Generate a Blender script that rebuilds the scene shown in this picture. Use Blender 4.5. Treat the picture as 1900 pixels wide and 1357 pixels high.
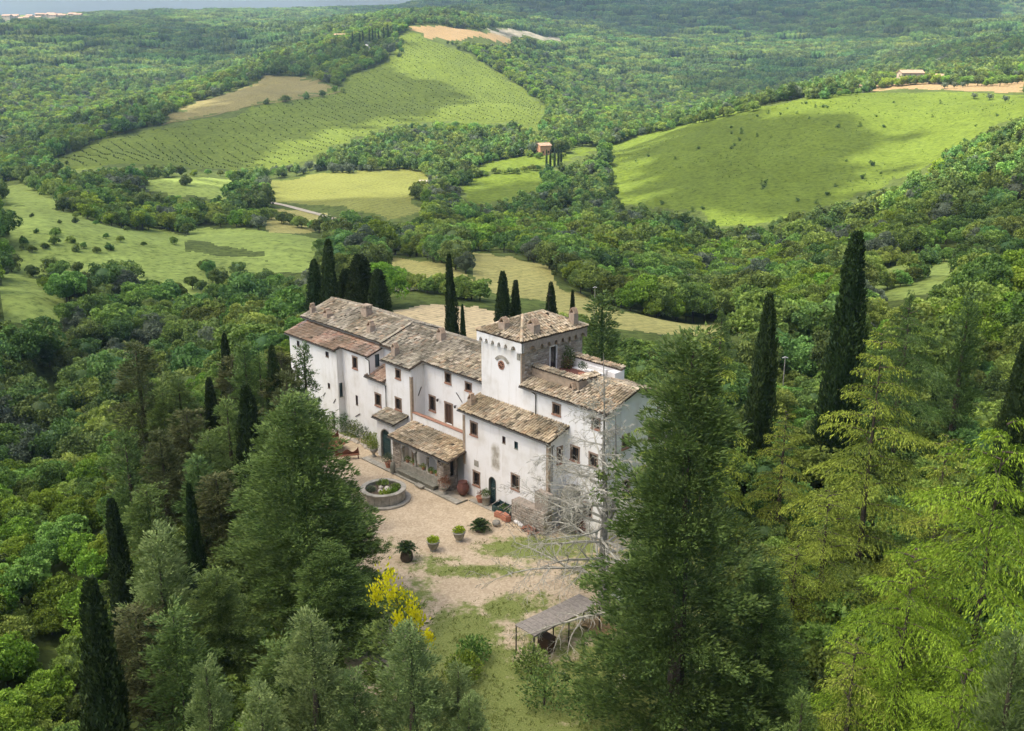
import bpy, bmesh, math, random
import numpy as np
from mathutils import Matrix, Vector
R = math.radians
HAZE = 1.05e-4
random.seed(7); rng = np.random.default_rng(11)
for o in list(bpy.data.objects): bpy.data.objects.remove(o)
SC = bpy.context.scene
COL = SC.collection

# ------------------------------------------------------------------ camera
F, HZ, CH = 1900.0, 95.0, 37.0
PITCH = math.atan((678.5 - HZ) / F)
cam = bpy.data.cameras.new('camera'); camo = bpy.data.objects.new('camera', cam); COL.objects.link(camo)
cam.sensor_width = 36.0; cam.lens = 36.0 * F / 1900.0; cam.clip_start = 0.5; cam.clip_end = 20000
camo.location = (0, 0, CH); camo.rotation_euler = (R(90) - PITCH, 0, 0)
SC.camera = camo

# ------------------------------------------------------------------ world and sun
SUN_EL, SUN_AZ = R(62), R(-105)          # azimuth from +Y (away from the camera) towards +X
SUNV = np.array([math.sin(SUN_AZ) * math.cos(SUN_EL), math.cos(SUN_AZ) * math.cos(SUN_EL), math.sin(SUN_EL)])
world = bpy.data.worlds.new('World'); SC.world = world; world.use_nodes = True
nt = world.node_tree; bg = nt.nodes['Background']
sky = nt.nodes.new('ShaderNodeTexSky'); sky.sky_type = 'NISHITA'; sky.sun_disc = False
sky.sun_elevation = SUN_EL; sky.sun_rotation = SUN_AZ
sky.altitude = 300; sky.air_density = 1.0; sky.dust_density = 8.0; sky.ozone_density = 0.6
nt.links.new(sky.outputs[0], bg.inputs[0]); bg.inputs[1].default_value = 0.14
sun = bpy.data.lights.new('sun', 'SUN'); sun.energy = 2.9; sun.angle = R(0.6); sun.color = (1.0, 0.93, 0.80)
suno = bpy.data.objects.new('sun', sun); COL.objects.link(suno)
suno.rotation_euler = Vector(-SUNV).to_track_quat('-Z', 'Y').to_euler(); suno.location = (0, 0, 400)
SC.view_settings.view_transform = 'Standard'; SC.view_settings.look = 'None'
SC.view_settings.exposure = 1.33; SC.view_settings.gamma = 1.0; SC.view_settings.use_curve_mapping = False
SC.render.engine = 'CYCLES'
cy = SC.cycles
cy.max_bounces = 7; cy.diffuse_bounces = 5; cy.glossy_bounces = 2; cy.transmission_bounces = 4; cy.transparent_max_bounces = 6; cy.volume_bounces = 1
cy.use_denoising = True
cy.caustics_reflective = False; cy.caustics_refractive = False
cy.use_light_tree = False; cy.use_adaptive_sampling = True; cy.adaptive_threshold = 0.02

# ------------------------------------------------------------------ pixels and building axes
FW = np.array([0, math.cos(PITCH), -math.sin(PITCH)]); UP = np.array([0, math.sin(PITCH), math.cos(PITCH)])
CAM = np.array([0, 0, CH])
def ray(x, y): return FW + np.array([(x - 950) / F, 0, 0]) - (y - 678.5) / F * UP
def at(px, py, D):
    'point on the pixel ray at horizontal distance D'
    d = ray(px, py); return CAM + d * (D / math.hypot(d[0], d[1]))
def onz(px, py, z=0.0):
    d = ray(px, py); return CAM + d * ((z - CH) / d[2])
def project(x, y, z):
    w = np.stack([x, y, z - CH], -1); c = w @ FW
    return 950 + F * w[..., 0] / c, 678.5 - F * (w @ UP) / c, c
U = np.array([0.68052839, -0.73272171]); V = np.array([0.73272171, 0.68052839])
RZ = math.atan2(U[1], U[0])
def UV(u, v, z=0.0): p = u * U + v * V; return (p[0], p[1], z)
def toUV(p): return float(p[0] * U[0] + p[1] * U[1]), float(p[0] * V[0] + p[1] * V[1])

# ------------------------------------------------------------------ noise
def _h(ix, iy, s):
    n = (ix * 374761393 + iy * 668265263 + s * 982451653) & 0x7fffffff
    n = ((n ^ (n >> 13)) * 1274126177) & 0x7fffffff
    return ((n ^ (n >> 16)) & 0xffff) / 65535.0
def vnoise(x, y, s=0):
    x = np.asarray(x, float); y = np.asarray(y, float)
    ix = np.floor(x).astype(np.int64); iy = np.floor(y).astype(np.int64)
    fx = x - ix; fy = y - iy; fx = fx * fx * (3 - 2 * fx); fy = fy * fy * (3 - 2 * fy)
    a = _h(ix, iy, s); b = _h(ix + 1, iy, s); c = _h(ix, iy + 1, s); d = _h(ix + 1, iy + 1, s)
    return (a * (1 - fx) + b * fx) * (1 - fy) + (c * (1 - fx) + d * fx) * fy
def fbm(x, y, s=0, o=3):
    t = 0; a = 0.5
    for i in range(o): t = t + a * vnoise(np.asarray(x) * 2 ** i, np.asarray(y) * 2 ** i, s + i); a *= 0.5
    return t / (1 - 0.5 ** o)

# ------------------------------------------------------------------ materials
MAT = {}
def new_mat(name):
    m = bpy.data.materials.new(name); m.use_nodes = True; MAT[name] = m
    n = m.node_tree.nodes; n.clear()
    out = n.new('ShaderNodeOutputMaterial'); return m, m.node_tree, out
def N(t, typ, **kw):
    n = t.nodes.new(typ)
    for k, v in kw.items(): setattr(n, k, v)
    return n
def ramp(t, fac, stops, interp='LINEAR'):
    r = N(t, 'ShaderNodeValToRGB'); r.color_ramp.interpolation = interp
    e = r.color_ramp.elements
    while len(e) > 1: e.remove(e[-1])
    e[0].position = stops[0][0]; e[0].color = (*stops[0][1], 1)
    for p, c in stops[1:]:
        k = e.new(p); k.color = (*c, 1)
    if fac is not None: t.links.new(fac, r.inputs[0])
    return r.outputs[0]
def noise(t, scale, detail=4, rough=0.55, coord='Object', vec=None, typ='noise'):
    n = N(t, 'ShaderNodeTexNoise' if typ == 'noise' else 'ShaderNodeTexVoronoi')
    n.inputs['Scale'].default_value = scale
    if typ == 'noise':
        n.inputs['Detail'].default_value = detail; n.inputs['Roughness'].default_value = rough
    if vec is None:
        if coord == 'world':
            g = N(t, 'ShaderNodeNewGeometry'); vec = g.outputs['Position']
        else:
            g = N(t, 'ShaderNodeTexCoord'); vec = g.outputs[coord]
    t.links.new(vec, n.inputs['Vector'])
    return n.outputs[0]
def mix(t, fac, a, b, mode='MIX'):
    m = N(t, 'ShaderNodeMix', data_type='RGBA', blend_type=mode)
    for s, v in ((m.inputs[0], fac), (m.inputs[6], a), (m.inputs[7], b)):
        if hasattr(v, 'links') or hasattr(v, 'is_linked'): t.links.new(v, s)
        elif isinstance(v, (int, float)): s.default_value = v
        else: s.default_value = (*v, 1)
    return m.outputs[2]
def bsdf(t, out, color, rough=0.8, spec=0.25, metal=0.0, bump=None, bstr=0.3, bdist=0.02):
    p = N(t, 'ShaderNodeBsdfPrincipled')
    if hasattr(color, 'is_linked'): t.links.new(color, p.inputs['Base Color'])
    else: p.inputs['Base Color'].default_value = (*color, 1)
    p.inputs['Roughness'].default_value = rough; p.inputs['Specular IOR Level'].default_value = spec
    p.inputs['Metallic'].default_value = metal
    if bump is not None:
        b = N(t, 'ShaderNodeBump'); b.inputs['Strength'].default_value = bstr; b.inputs['Distance'].default_value = bdist
        t.links.new(bump, b.inputs['Height']); t.links.new(b.outputs[0], p.inputs['Normal'])
    t.links.new(p.outputs[0], out.inputs['Surface']); return p
def simple(name, c, c2=None, scale=3.0, rough=0.8, spec=0.25, metal=0.0, bump=0.0, coord='Object', detail=4):
    m, t, out = new_mat(name)
    if c2 is None: c2 = tuple(x * 0.75 for x in c)
    f = noise(t, scale, detail, 0.6, coord)
    col = ramp(t, f, [(0.3, c2), (0.7, c)])
    bsdf(t, out, col, rough, spec, metal, f if bump else None, bump, 0.02)
    return m
def leaf_mat(name, base, tip, var=0.35, trans=0.25, hue=None):
    'foliage: leaf colour between base and tip by the tint attribute, each tree a little different'
    m, t, out = new_mat(name)
    a = N(t, 'ShaderNodeAttribute', attribute_name='tint')
    col = mix(t, a.outputs['Fac'], base, tip)
    oi = N(t, 'ShaderNodeObjectInfo')
    hsv = N(t, 'ShaderNodeHueSaturation')
    mr = N(t, 'ShaderNodeMapRange'); mr.inputs[3].default_value = 1 - var; mr.inputs[4].default_value = 1 + var
    t.links.new(oi.outputs['Random'], mr.inputs[0]); t.links.new(mr.outputs[0], hsv.inputs['Value'])
    ml = N(t, 'ShaderNodeMath', operation='MULTIPLY'); ml.inputs[1].default_value = 7.31
    fr = N(t, 'ShaderNodeMath', operation='FRACT'); t.links.new(oi.outputs['Random'], ml.inputs[0]); t.links.new(ml.outputs[0], fr.inputs[0])
    mh = N(t, 'ShaderNodeMapRange'); mh.inputs[3].default_value = 0.5 - 0.035 * (var / 0.35); mh.inputs[4].default_value = 0.5 + 0.02 * (var / 0.35)
    t.links.new(fr.outputs[0], mh.inputs[0]); t.links.new(mh.outputs[0], hsv.inputs['Hue'])
    t.links.new(col, hsv.inputs['Color'])
    p = N(t, 'ShaderNodeBsdfPrincipled'); p.inputs['Roughness'].default_value = 0.62; p.inputs['Specular IOR Level'].default_value = 0.18
    tr = N(t, 'ShaderNodeBsdfTranslucent'); ms = N(t, 'ShaderNodeMixShader'); ms.inputs[0].default_value = trans
    t.links.new(hsv.outputs[0], p.inputs['Base Color']); t.links.new(hsv.outputs[0], tr.inputs['Color'])
    t.links.new(p.outputs[0], ms.inputs[1]); t.links.new(tr.outputs[0], ms.inputs[2]); t.links.new(ms.outputs[0], out.inputs['Surface'])
    return m

# plaster
m, t, out = new_mat('plaster')
n1 = noise(t, 0.5, 5, 0.62); n2 = noise(t, 9, 4)
g = N(t, 'ShaderNodeTexCoord'); mp = N(t, 'ShaderNodeMapping'); mp.inputs['Scale'].default_value = (2.2, 2.2, 0.22)
t.links.new(g.outputs['Object'], mp.inputs[0]); n3 = noise(t, 1.0, 5, 0.65, vec=mp.outputs[0])
c = ramp(t, n1, [(0.30, (0.66, 0.63, 0.57)), (0.5, (0.78, 0.765, 0.73)), (0.75, (0.82, 0.81, 0.79))])
st = ramp(t, n3, [(0.54, (0, 0, 0)), (0.76, (0.7, 0.7, 0.7))])
c = mix(t, st, c, (0.56, 0.52, 0.44)); bsdf(t, out, c, 0.9, 0.15, 0, n2, 0.12, 0.01)
# stained plaster patch
m, t, out = new_mat('plaster_stained')
n1 = noise(t, 2.2, 6, 0.75); n2 = noise(t, 7, 5, 0.7); at_ = N(t, 'ShaderNodeAttribute', attribute_name='tint')
f = N(t, 'ShaderNodeMath', operation='MULTIPLY'); t.links.new(n1, f.inputs[0]); t.links.new(at_.outputs['Fac'], f.inputs[1])
c = ramp(t, f.outputs[0], [(0.16, (0.79, 0.775, 0.745)), (0.36, (0.60, 0.57, 0.50)), (0.55, (0.36, 0.33, 0.27))]); bsdf(t, out, c, 0.95, 0.1, 0, n2, 0.15, 0.01)
# rubble stone backing + stones
simple('stone_mortar', (0.36, 0.31, 0.25), (0.24, 0.20, 0.16), 5, 0.95, 0.1, bump=0.3)
m, t, out = new_mat('stone')
oi = N(t, 'ShaderNodeAttribute', attribute_name='tint'); n2 = noise(t, 6, 5)
c = ramp(t, oi.outputs['Fac'], [(0, (0.20, 0.16, 0.12)), (0.35, (0.33, 0.28, 0.22)), (0.7, (0.42, 0.36, 0.29)), (1, (0.50, 0.45, 0.38))])
c = mix(t, 0.35, c, ramp(t, n2, [(0.3, (0.15, 0.13, 0.09)), (0.7, (0.48, 0.42, 0.35))])); bsdf(t, out, c, 0.92, 0.15, 0, n2, 0.4, 0.02)
simple('stone_grey', (0.40, 0.37, 0.31), (0.22, 0.21, 0.17), 2.5, 0.9, 0.15, bump=0.3)
simple('stone_dark', (0.23, 0.22, 0.18), (0.13, 0.13, 0.10), 2.0, 0.9, 0.15, bump=0.3)
simple('quoin', (0.42, 0.33, 0.24), (0.27, 0.21, 0.15), 4, 0.92, 0.15, bump=0.3)
simple('frame_stone', (0.30, 0.22, 0.165), (0.21, 0.155, 0.115), 5, 0.85, 0.2, bump=0.15)
simple('sill_brick', (0.36, 0.19, 0.125), (0.27, 0.145, 0.10), 6, 0.85, 0.2, bump=0.15)
simple('wood', (0.10, 0.055, 0.035), (0.06, 0.035, 0.024), 9, 0.6, 0.3, bump=0.1)
simple('wood_grey', (0.31, 0.275, 0.235), (0.19, 0.17, 0.145), 6, 0.85, 0.2, bump=0.2)
simple('green_paint', (0.035, 0.07, 0.065), (0.02, 0.045, 0.045), 8, 0.5, 0.35)
simple('iron', (0.035, 0.037, 0.035), (0.06, 0.045, 0.035), 8, 0.55, 0.4, metal=0.5)
simple('gutter', (0.055, 0.065, 0.06), (0.09, 0.075, 0.06), 3, 0.5, 0.4, metal=0.3)
simple('rust', (0.22, 0.085, 0.04), (0.11, 0.05, 0.03), 7, 0.85, 0.2, bump=0.2)
simple('terracotta', (0.46, 0.20, 0.12), (0.32, 0.14, 0.09), 5, 0.85, 0.2, bump=0.1)
simple('terracotta_dark', (0.20, 0.085, 0.06), (0.11, 0.05, 0.04), 4, 0.8, 0.25, bump=0.1)
simple('render_pink', (0.44, 0.35, 0.27), (0.31, 0.24, 0.18), 3, 0.92, 0.12, bump=0.1)
simple('white_paint', (0.78, 0.77, 0.74), (0.62, 0.60, 0.56), 4, 0.7, 0.3)
simple('bark', (0.12, 0.095, 0.07), (0.06, 0.05, 0.04), 6, 0.95, 0.1, bump=0.5)
simple('dead_bark', (0.52, 0.49, 0.40), (0.32, 0.30, 0.24), 5, 0.95, 0.1, bump=0.4)
simple("dead_trunk", (0.36, 0.335, 0.28), (0.18, 0.17, 0.14), 4, 0.95, 0.1, bump=0.6)
simple('cap_tile', (0.46, 0.34, 0.235), (0.29, 0.21, 0.145), 5, 0.9, 0.12, bump=0.1)
simple('soil', (0.13, 0.10, 0.07), (0.07, 0.055, 0.04), 9, 0.95, 0.1)
simple('rock', (0.55, 0.50, 0.42), (0.36, 0.32, 0.26), 5, 0.92, 0.15, bump=0.3)
simple('paving', (0.40, 0.34, 0.26), (0.27, 0.24, 0.18), 2.5, 0.92, 0.15, bump=0.2)
simple('glass_dark', (0.03, 0.028, 0.025), (0.018, 0.018, 0.018), 1.2, 0.08, 0.5)
simple('glass_blue', (0.10, 0.13, 0.16), (0.06, 0.08, 0.10), 1.2, 0.1, 0.5)
simple('brick_red', (0.40, 0.19, 0.12), (0.25, 0.13, 0.09), 7, 0.9, 0.15, bump=0.2)
simple('tile_far', (0.40, 0.26, 0.18), (0.33, 0.22, 0.15), 0.8, 0.9, 0.1)
simple('plaster_far', (0.42, 0.35, 0.26), (0.34, 0.28, 0.2), 0.5, 0.9, 0.1)
simple('plaster_orange', (0.50, 0.27, 0.16), (0.42, 0.22, 0.13), 0.7, 0.9, 0.1)
simple('cliff', (0.36, 0.32, 0.25), (0.10, 0.10, 0.055), 0.09, 0.95, 0.05, bump=0.3)
simple('dirt_road', (0.44, 0.39, 0.31), (0.30, 0.27, 0.20), 0.4, 0.95, 0.1, coord='world')
simple('asphalt', (0.10, 0.10, 0.10), (0.06, 0.06, 0.06), 1.0, 0.9, 0.2)
# roof tiles: colour of each tile in the Col attribute, grain and lichen on top
m, t, out = new_mat('roof_tile')
a = N(t, 'ShaderNodeAttribute', attribute_name='Col'); n2 = noise(t, 14, 4, 0.65)
c = mix(t, 0.4, a.outputs['Color'], ramp(t, n2, [(0.3, (0.4, 0.4, 0.4)), (0.7, (1.25, 1.25, 1.25))]), 'MULTIPLY')
bsdf(t, out, c, 0.92, 0.12, 0, n2, 0.3, 0.01)
simple('roof_bed', (0.095, 0.07, 0.05), (0.05, 0.04, 0.03), 4, 0.95, 0.1)

# foliage
leaf_mat('leaf_cypress', (.024, .046, .014), (.075, .112, .030), 0.2, 0.12)
leaf_mat('leaf_fir', (.058, .110, .030), (.215, .320, .075), 0.1, 0.15)
leaf_mat('leaf_juniper', (.074, .125, .029), (.265, .355, .085), 0.12, 0.18)
leaf_mat('leaf_pale', (.115, .170, .052), (.370, .470, .160), 0.1, 0.2)
leaf_mat('leaf_brown', (.065, .080, .026), (.185, .200, .068), 0.15, 0.18)
leaf_mat('leaf_cedar', (.070, .112, .016), (.400, .480, .065), 0.08, 0.2)
leaf_mat('leaf_cedar_lime', (.075, .150, .013), (.390, .570, .050), 0.08, 0.22)
leaf_mat('leaf_cedar_dark', (.050, .100, .024), (.185, .280, .065), 0.15, 0.18)
leaf_mat('leaf_yellow', (.55, .50, .015), (.85, .78, .015), 0.1, 0.25)
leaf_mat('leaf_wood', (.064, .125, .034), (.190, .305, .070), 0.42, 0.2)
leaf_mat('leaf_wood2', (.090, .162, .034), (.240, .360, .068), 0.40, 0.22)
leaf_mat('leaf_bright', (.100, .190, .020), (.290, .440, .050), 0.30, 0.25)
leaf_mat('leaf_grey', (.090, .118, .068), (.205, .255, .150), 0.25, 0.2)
leaf_mat('leaf_palm', (0.025, 0.050, 0.012), (0.060, 0.105, 0.025), 0.1, 0.15)
leaf_mat('leaf_lime', (0.20, 0.30, 0.020), (0.42, 0.55, 0.035), 0.1, 0.2)
leaf_mat('leaf_vine', (0.040, 0.065, 0.018), (0.09, 0.12, 0.03), 0.3, 0.15)
leaf_mat('leaf_dry', (0.16, 0.075, 0.045), (0.33, 0.19, 0.11), 0.15, 0.15)
leaf_mat('leaf_grass', (0.10, 0.13, 0.028), (0.22, 0.25, 0.055), 0.1, 0.25)

# ground covers (world-space noise)
def field_mat(name, stops, s1, s2, bump=0.5, bd=0.25, w=0.5, stripe=0.0):
    m, t, out = new_mat(name)
    a = noise(t, s1, 4, 0.6, 'world'); b = noise(t, s2, 4, 0.7, 'world'); c_ = noise(t, 0.11, 5, 0.7, 'world')
    f = N(t, 'ShaderNodeMix', data_type='FLOAT'); f.inputs[0].default_value = 0.5; t.links.new(a, f.inputs[2]); t.links.new(c_, f.inputs[3])
    g = N(t, 'ShaderNodeMix', data_type='FLOAT'); g.inputs[0].default_value = 0.42; t.links.new(f.outputs[0], g.inputs[2]); t.links.new(b, g.inputs[3])
    k = 0.55; st = [(0.5 + (p - 0.5) * k, c) for p, c in stops]
    lo, hi = stops[0][1], stops[-1][1]; st = [(0.34, tuple(x * 0.72 for x in lo))] + st + [(0.66, (hi[0] * 1.12, hi[1] * 1.06, hi[2] * 1.1))]
    c = ramp(t, g.outputs[0], st)
    tuft = ramp(t, b, [(0.32, (0.5, 0.56, 0.5)), (0.46, (1, 1, 1)), (0.62, (1.12, 1.1, 1.05))]); c = mix(t, 0.85, c, tuft, 'MULTIPLY')
    if stripe:
        wv = N(t, 'ShaderNodeTexWave'); wv.inputs['Scale'].default_value = stripe; wv.inputs['Distortion'].default_value = 3.0; wv.inputs['Detail'].default_value = 2; wv.inputs['Detail Scale'].default_value = 0.4
        gg = N(t, 'ShaderNodeNewGeometry'); mp = N(t, 'ShaderNodeMapping'); mp.inputs['Rotation'].default_value = (0, 0, 0.5); t.links.new(gg.outputs['Position'], mp.inputs[0]); t.links.new(mp.outputs[0], wv.inputs['Vector'])
        c = mix(t, 0.35, c, ramp(t, wv.outputs[0], [(0.2, (0.78, 0.78, 0.74)), (0.8, (1.12, 1.1, 1.05))]), 'MULTIPLY')
    bsdf(t, out, c, 0.95, 0.05, 0, b, bump, bd)
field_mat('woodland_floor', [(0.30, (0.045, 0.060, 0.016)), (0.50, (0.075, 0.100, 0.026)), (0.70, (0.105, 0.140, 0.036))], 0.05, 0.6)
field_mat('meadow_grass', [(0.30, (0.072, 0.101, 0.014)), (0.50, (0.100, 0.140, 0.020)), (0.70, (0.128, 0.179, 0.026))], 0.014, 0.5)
field_mat('vineyard_grass', [(0.30, (0.075, 0.101, 0.017)), (0.50, (0.104, 0.140, 0.024)), (0.70, (0.133, 0.179, 0.031))], 0.012, 0.45)
field_mat('dry_grass', [(0.30, (0.224, 0.212, 0.076)), (0.50, (0.280, 0.265, 0.095)), (0.70, (0.336, 0.318, 0.114))], 0.03, 0.9, stripe=.14)
field_mat('olive_grass', [(0.30, (0.130, 0.168, 0.042)), (0.50, (0.185, 0.240, 0.060)), (0.70, (0.240, 0.312, 0.078))], 0.03, 0.5)
field_mat('yellow_grass', [(0.30, (0.132, 0.142, 0.038)), (0.50, (0.165, 0.178, 0.048)), (0.70, (0.198, 0.214, 0.058))], 0.02, 0.9, stripe=.10)
field_mat('wheat', [(0.30, (0.244, 0.174, 0.089)), (0.50, (0.277, 0.197, 0.101)), (0.70, (0.311, 0.221, 0.113))], 0.03, 0.9, stripe=.12)
field_mat('tan_soil', [(0.30, (0.370, 0.298, 0.176)), (0.50, (0.440, 0.355, 0.210)), (0.70, (0.510, 0.412, 0.244))], 0.06, 0.9, stripe=.3)
field_mat('brown_vines', [(0.30, (0.148, 0.132, 0.056)), (0.50, (0.185, 0.165, 0.070)), (0.70, (0.222, 0.198, 0.084))], 0.02, 0.8, stripe=.16)
# ------------------------------------------------------------------ object helpers
def put(o, parent=None):
    COL.objects.link(o)
    if parent is not None: o.parent = parent
    return o
def tag(o, label=None, cat=None, group=None, kind=None):
    if label: o['label'] = label
    if cat: o['category'] = cat
    if group: o['group'] = group
    if kind: o['kind'] = kind
    return o
def empty(name, loc, rz=0.0, label=None, cat=None, group=None):
    o = bpy.data.objects.new(name, None); o.location = loc; o.rotation_euler = (0, 0, rz); o.empty_display_size = 0.3
    put(o); return tag(o, label, cat, group)
def np_mesh(name, verts, faces, mats=(), smooth=False, tint=None, col=None, midx=None):
    'verts (n,3); faces (m,k) array with k 3 or 4'
    me = bpy.data.meshes.new(name)
    verts = np.ascontiguousarray(verts, np.float32); faces = np.ascontiguousarray(faces, np.int32)
    n, k = faces.shape
    me.vertices.add(len(verts)); me.vertices.foreach_set('co', verts.ravel())
    me.loops.add(n * k); me.loops.foreach_set('vertex_index', faces.ravel())
    me.polygons.add(n); me.polygons.foreach_set('loop_start', np.arange(0, n * k, k, dtype=np.int32))
    if midx is not None: me.polygons.foreach_set('material_index', np.ascontiguousarray(midx, np.int32))
    if smooth: me.polygons.foreach_set('use_smooth', np.ones(n, bool))
    if tint is not None:
        a = me.attributes.new('tint', 'FLOAT', 'POINT'); a.data.foreach_set('value', np.ascontiguousarray(tint, np.float32))
    if col is not None:
        a = me.color_attributes.new('Col', 'FLOAT_COLOR', 'POINT'); a.data.foreach_set('color', np.ascontiguousarray(col, np.float32).ravel())
    for mm in mats: me.materials.append(MAT[mm])
    me.update(calc_edges=True); return me
class MB:
    'mesh builder in building coordinates (u, v, z) minus an offset'
    def __init__(s, off=(0, 0, 0)): s.v = []; s.f = []; s.m = []; s.off = off; s.cur = 0
    def face(s, pts):
        i = len(s.v)
        s.v += [(p[0] - s.off[0], p[1] - s.off[1], p[2] - s.off[2]) for p in pts]
        s.f.append(tuple(range(i, i + len(pts)))); s.m.append(s.cur)
    def box(s, a, b):
        x0, y0, z0 = a; x1, y1, z1 = b
        P = [(x0, y0, z0), (x1, y0, z0), (x1, y1, z0), (x0, y1, z0), (x0, y0, z1), (x1, y0, z1), (x1, y1, z1), (x0, y1, z1)]
        s.hexa(P)
    def hexa(s, P):
        i = len(s.v); s.v += [(p[0] - s.off[0], p[1] - s.off[1], p[2] - s.off[2]) for p in P]
        for f in ((3, 2, 1, 0), (4, 5, 6, 7), (0, 1, 5, 4), (1, 2, 6, 5), (2, 3, 7, 6), (3, 0, 4, 7)):
            s.f.append(tuple(i + k for k in f)); s.m.append(s.cur)
    def tube(s, pts, r, n=6, cap=True):
        'swept tube; r scalar or per point'
        pts = [Vector(p) for p in pts]; rr = r if isinstance(r, (list, tuple)) else [r] * len(pts)
        i0 = len(s.v); up = Vector((0, 0, 1))
        for k, p in enumerate(pts):
            d = (pts[min(k + 1, len(pts) - 1)] - pts[max(k - 1, 0)]).normalized()
            a = d.cross(up)
            if a.length < 0.05: a = d.cross(Vector((1, 0, 0)))
            a.normalize(); b = d.cross(a)
            for j in range(n):
                t = 2 * math.pi * j / n; q = p + (a * math.cos(t) + b * math.sin(t)) * rr[k]
                s.v.append((q.x - s.off[0], q.y - s.off[1], q.z - s.off[2]))
        for k in range(len(pts) - 1):
            for j in range(n):
                s.f.append((i0 + k * n + j, i0 + k * n + (j + 1) % n, i0 + (k + 1) * n + (j + 1) % n, i0 + (k + 1) * n + j)); s.m.append(s.cur)
        if cap:
            s.f.append(tuple(i0 + j for j in range(n))[::-1]); s.m.append(s.cur)
            s.f.append(tuple(i0 + (len(pts) - 1) * n + j for j in range(n))); s.m.append(s.cur)
    def lathe(s, c, prof, n=16, a0=0, a1=2 * math.pi):
        i0 = len(s.v)
        for (r, z) in prof:
            for j in range(n):
                t = a0 + (a1 - a0) * j / n
                s.v.append((c[0] + r * math.cos(t) - s.off[0], c[1] + r * math.sin(t) - s.off[1], c[2] + z - s.off[2]))
        for k in range(len(prof) - 1):
            for j in range(n):
                s.f.append((i0 + k * n + j, i0 + k * n + (j + 1) % n, i0 + (k + 1) * n + (j + 1) % n, i0 + (k + 1) * n + j)); s.m.append(s.cur)
    def build(s, name, mats, parent=None, smooth=False, kind=None):
        me = bpy.data.meshes.new(name); me.from_pydata(s.v, [], s.f)
        for mm in ([mats] if isinstance(mats, str) else mats): me.materials.append(MAT[mm])
        if s.cur or any(s.m): me.polygons.foreach_set('material_index', s.m)
        if smooth: me.polygons.foreach_set('use_smooth', [True] * len(s.f))
        me.update(); o = put(bpy.data.objects.new(name, me), parent)
        if kind: o['kind'] = kind
        return o

# ------------------------------------------------------------------ terrain heights
# (pixel x, pixel y, horizontal distance, canopy height standing on it)
CP = [(400,720,112,4),(250,800,105,5),(100,900,92,5),(0,1000,80,6),(100,1150,68,7),(300,1150,62,5),(100,1340,55,7),(450,1000,72,5),
 (150,720,165,8),(0,800,140,7),(300,620,190,7),(450,600,170,6),(50,560,215,0),(80,470,260,6),(60,420,300,0),(250,440,310,0),(450,480,265,4),
 (520,450,310,0),(150,340,460,2),(350,350,450,0),(300,400,385,5),(600,380,420,2),(640,350,470,0),(640,322,520,0),(780,390,400,2),
 (700,240,640,7),(850,260,600,7),(1010,283,560,0),(900,340,480,0),(950,310,520,0),(700,430,330,6),(900,420,345,7),(1050,420,340,7),
 (1130,330,480,5),(1200,450,310,7),(1300,540,235,7),(870,585,165,0),(950,520,220,0),(830,480,255,0),(1000,500,240,0),(1250,602,185,0),
 (1100,580,180,0),(650,500,220,5),(740,530,195,0),(1350,640,150,1),(1500,700,130,3),(1700,620,140,5),(1850,620,140,5),(1720,510,215,0),
 (1620,540,200,0),(1850,400,270,7),(1850,290,330,7),(1880,240,360,7),(1650,380,330,7),(1450,430,320,7),(1340,410,390,0),(1550,340,430,0),
 (1700,300,460,0),(1850,200,540,0),(1450,250,520,0),(1250,260,560,0),(1500,185,600,0),(1650,170,640,0),(1850,160,680,0),(1700,140,740,5),
 (1450,170,1200,7),(1300,190,1150,7),(1100,200,850,7),(1200,230,720,7),(1000,130,1100,7),(740,65,1000,0),(850,60,1080,0),(930,80,1120,0),
 (620,75,1050,4),(600,110,960,6),(500,110,1000,6),(480,160,860,0),(300,225,730,0),(110,290,620,0),(400,290,640,0),(500,305,590,0),
 (600,200,760,0),(700,150,860,0),(850,150,880,0),(950,200,760,0),(1005,240,690,0),(650,268,630,0),(100,200,1000,7),(0,280,700,6),
 (300,170,1100,7),(150,130,1350,7),(400,130,1400,7),(300,70,1700,7),(50,90,1500,7),(500,80,1600,7),(100,40,2300,7),(100,24,2800,8),
 (300,20,2500,8),(600,15,2700,8),(600,40,2000,8),(900,40,2200,8),(1000,88,1500,4),(1200,20,2800,8),(1200,80,2200,8),(1300,120,1700,8),
 (1500,40,2600,8),(1500,100,1900,8),(1700,20,2800,8),(1880,30,3500,8),(1700,80,1900,8),(1880,75,1300,7),(1800,112,1000,7),(1600,146,1000,6),
 (1300,-20,3600,8),(1700,-14,4200,8),(900,-4,3600,8),(1900,-20,4600,8),(-200,300,700,6),(-200,500,260,5),(-200,800,120,5),(-250,1200,60,7),
 (-250,60,1800,7),(-250,26,3000,8),(2100,300,330,6),(2100,600,140,4),(2100,120,900,6),(2150,30,3200,8),(2100,200,500,0)]
pts = []
for px, py, D, c in CP:
    p = at(px, py, D); pts.append((p[0], p[1], p[2] - c))
for D in (5200,):
    for a, z in ((-40, 100), (-20, 100), (-8, 130), (0, 230), (20, 270), (40, 260)): pts.append((D * math.sin(R(a)), D * math.cos(R(a)), z))
for x, y, z in ((0, 3, -2), (10, 20, 0), (-12, 25, -5), (30, 30, 0), (-30, 20, -10), (60, 60, -3), (60, 30, -4), (75, 100, -6), (-50, 45, -11), (45, 110, -4), (20, 125, -4), (-40, 110, -7)): pts.append((x, y, z))
pts = np.array(pts)
def _q(x, y):
    D = np.maximum(np.hypot(x, y), 3.0); return np.stack([np.arctan2(x, y) * 2.6, np.log(D)], -1)
QC = _q(pts[:, 0], pts[:, 1])
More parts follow.
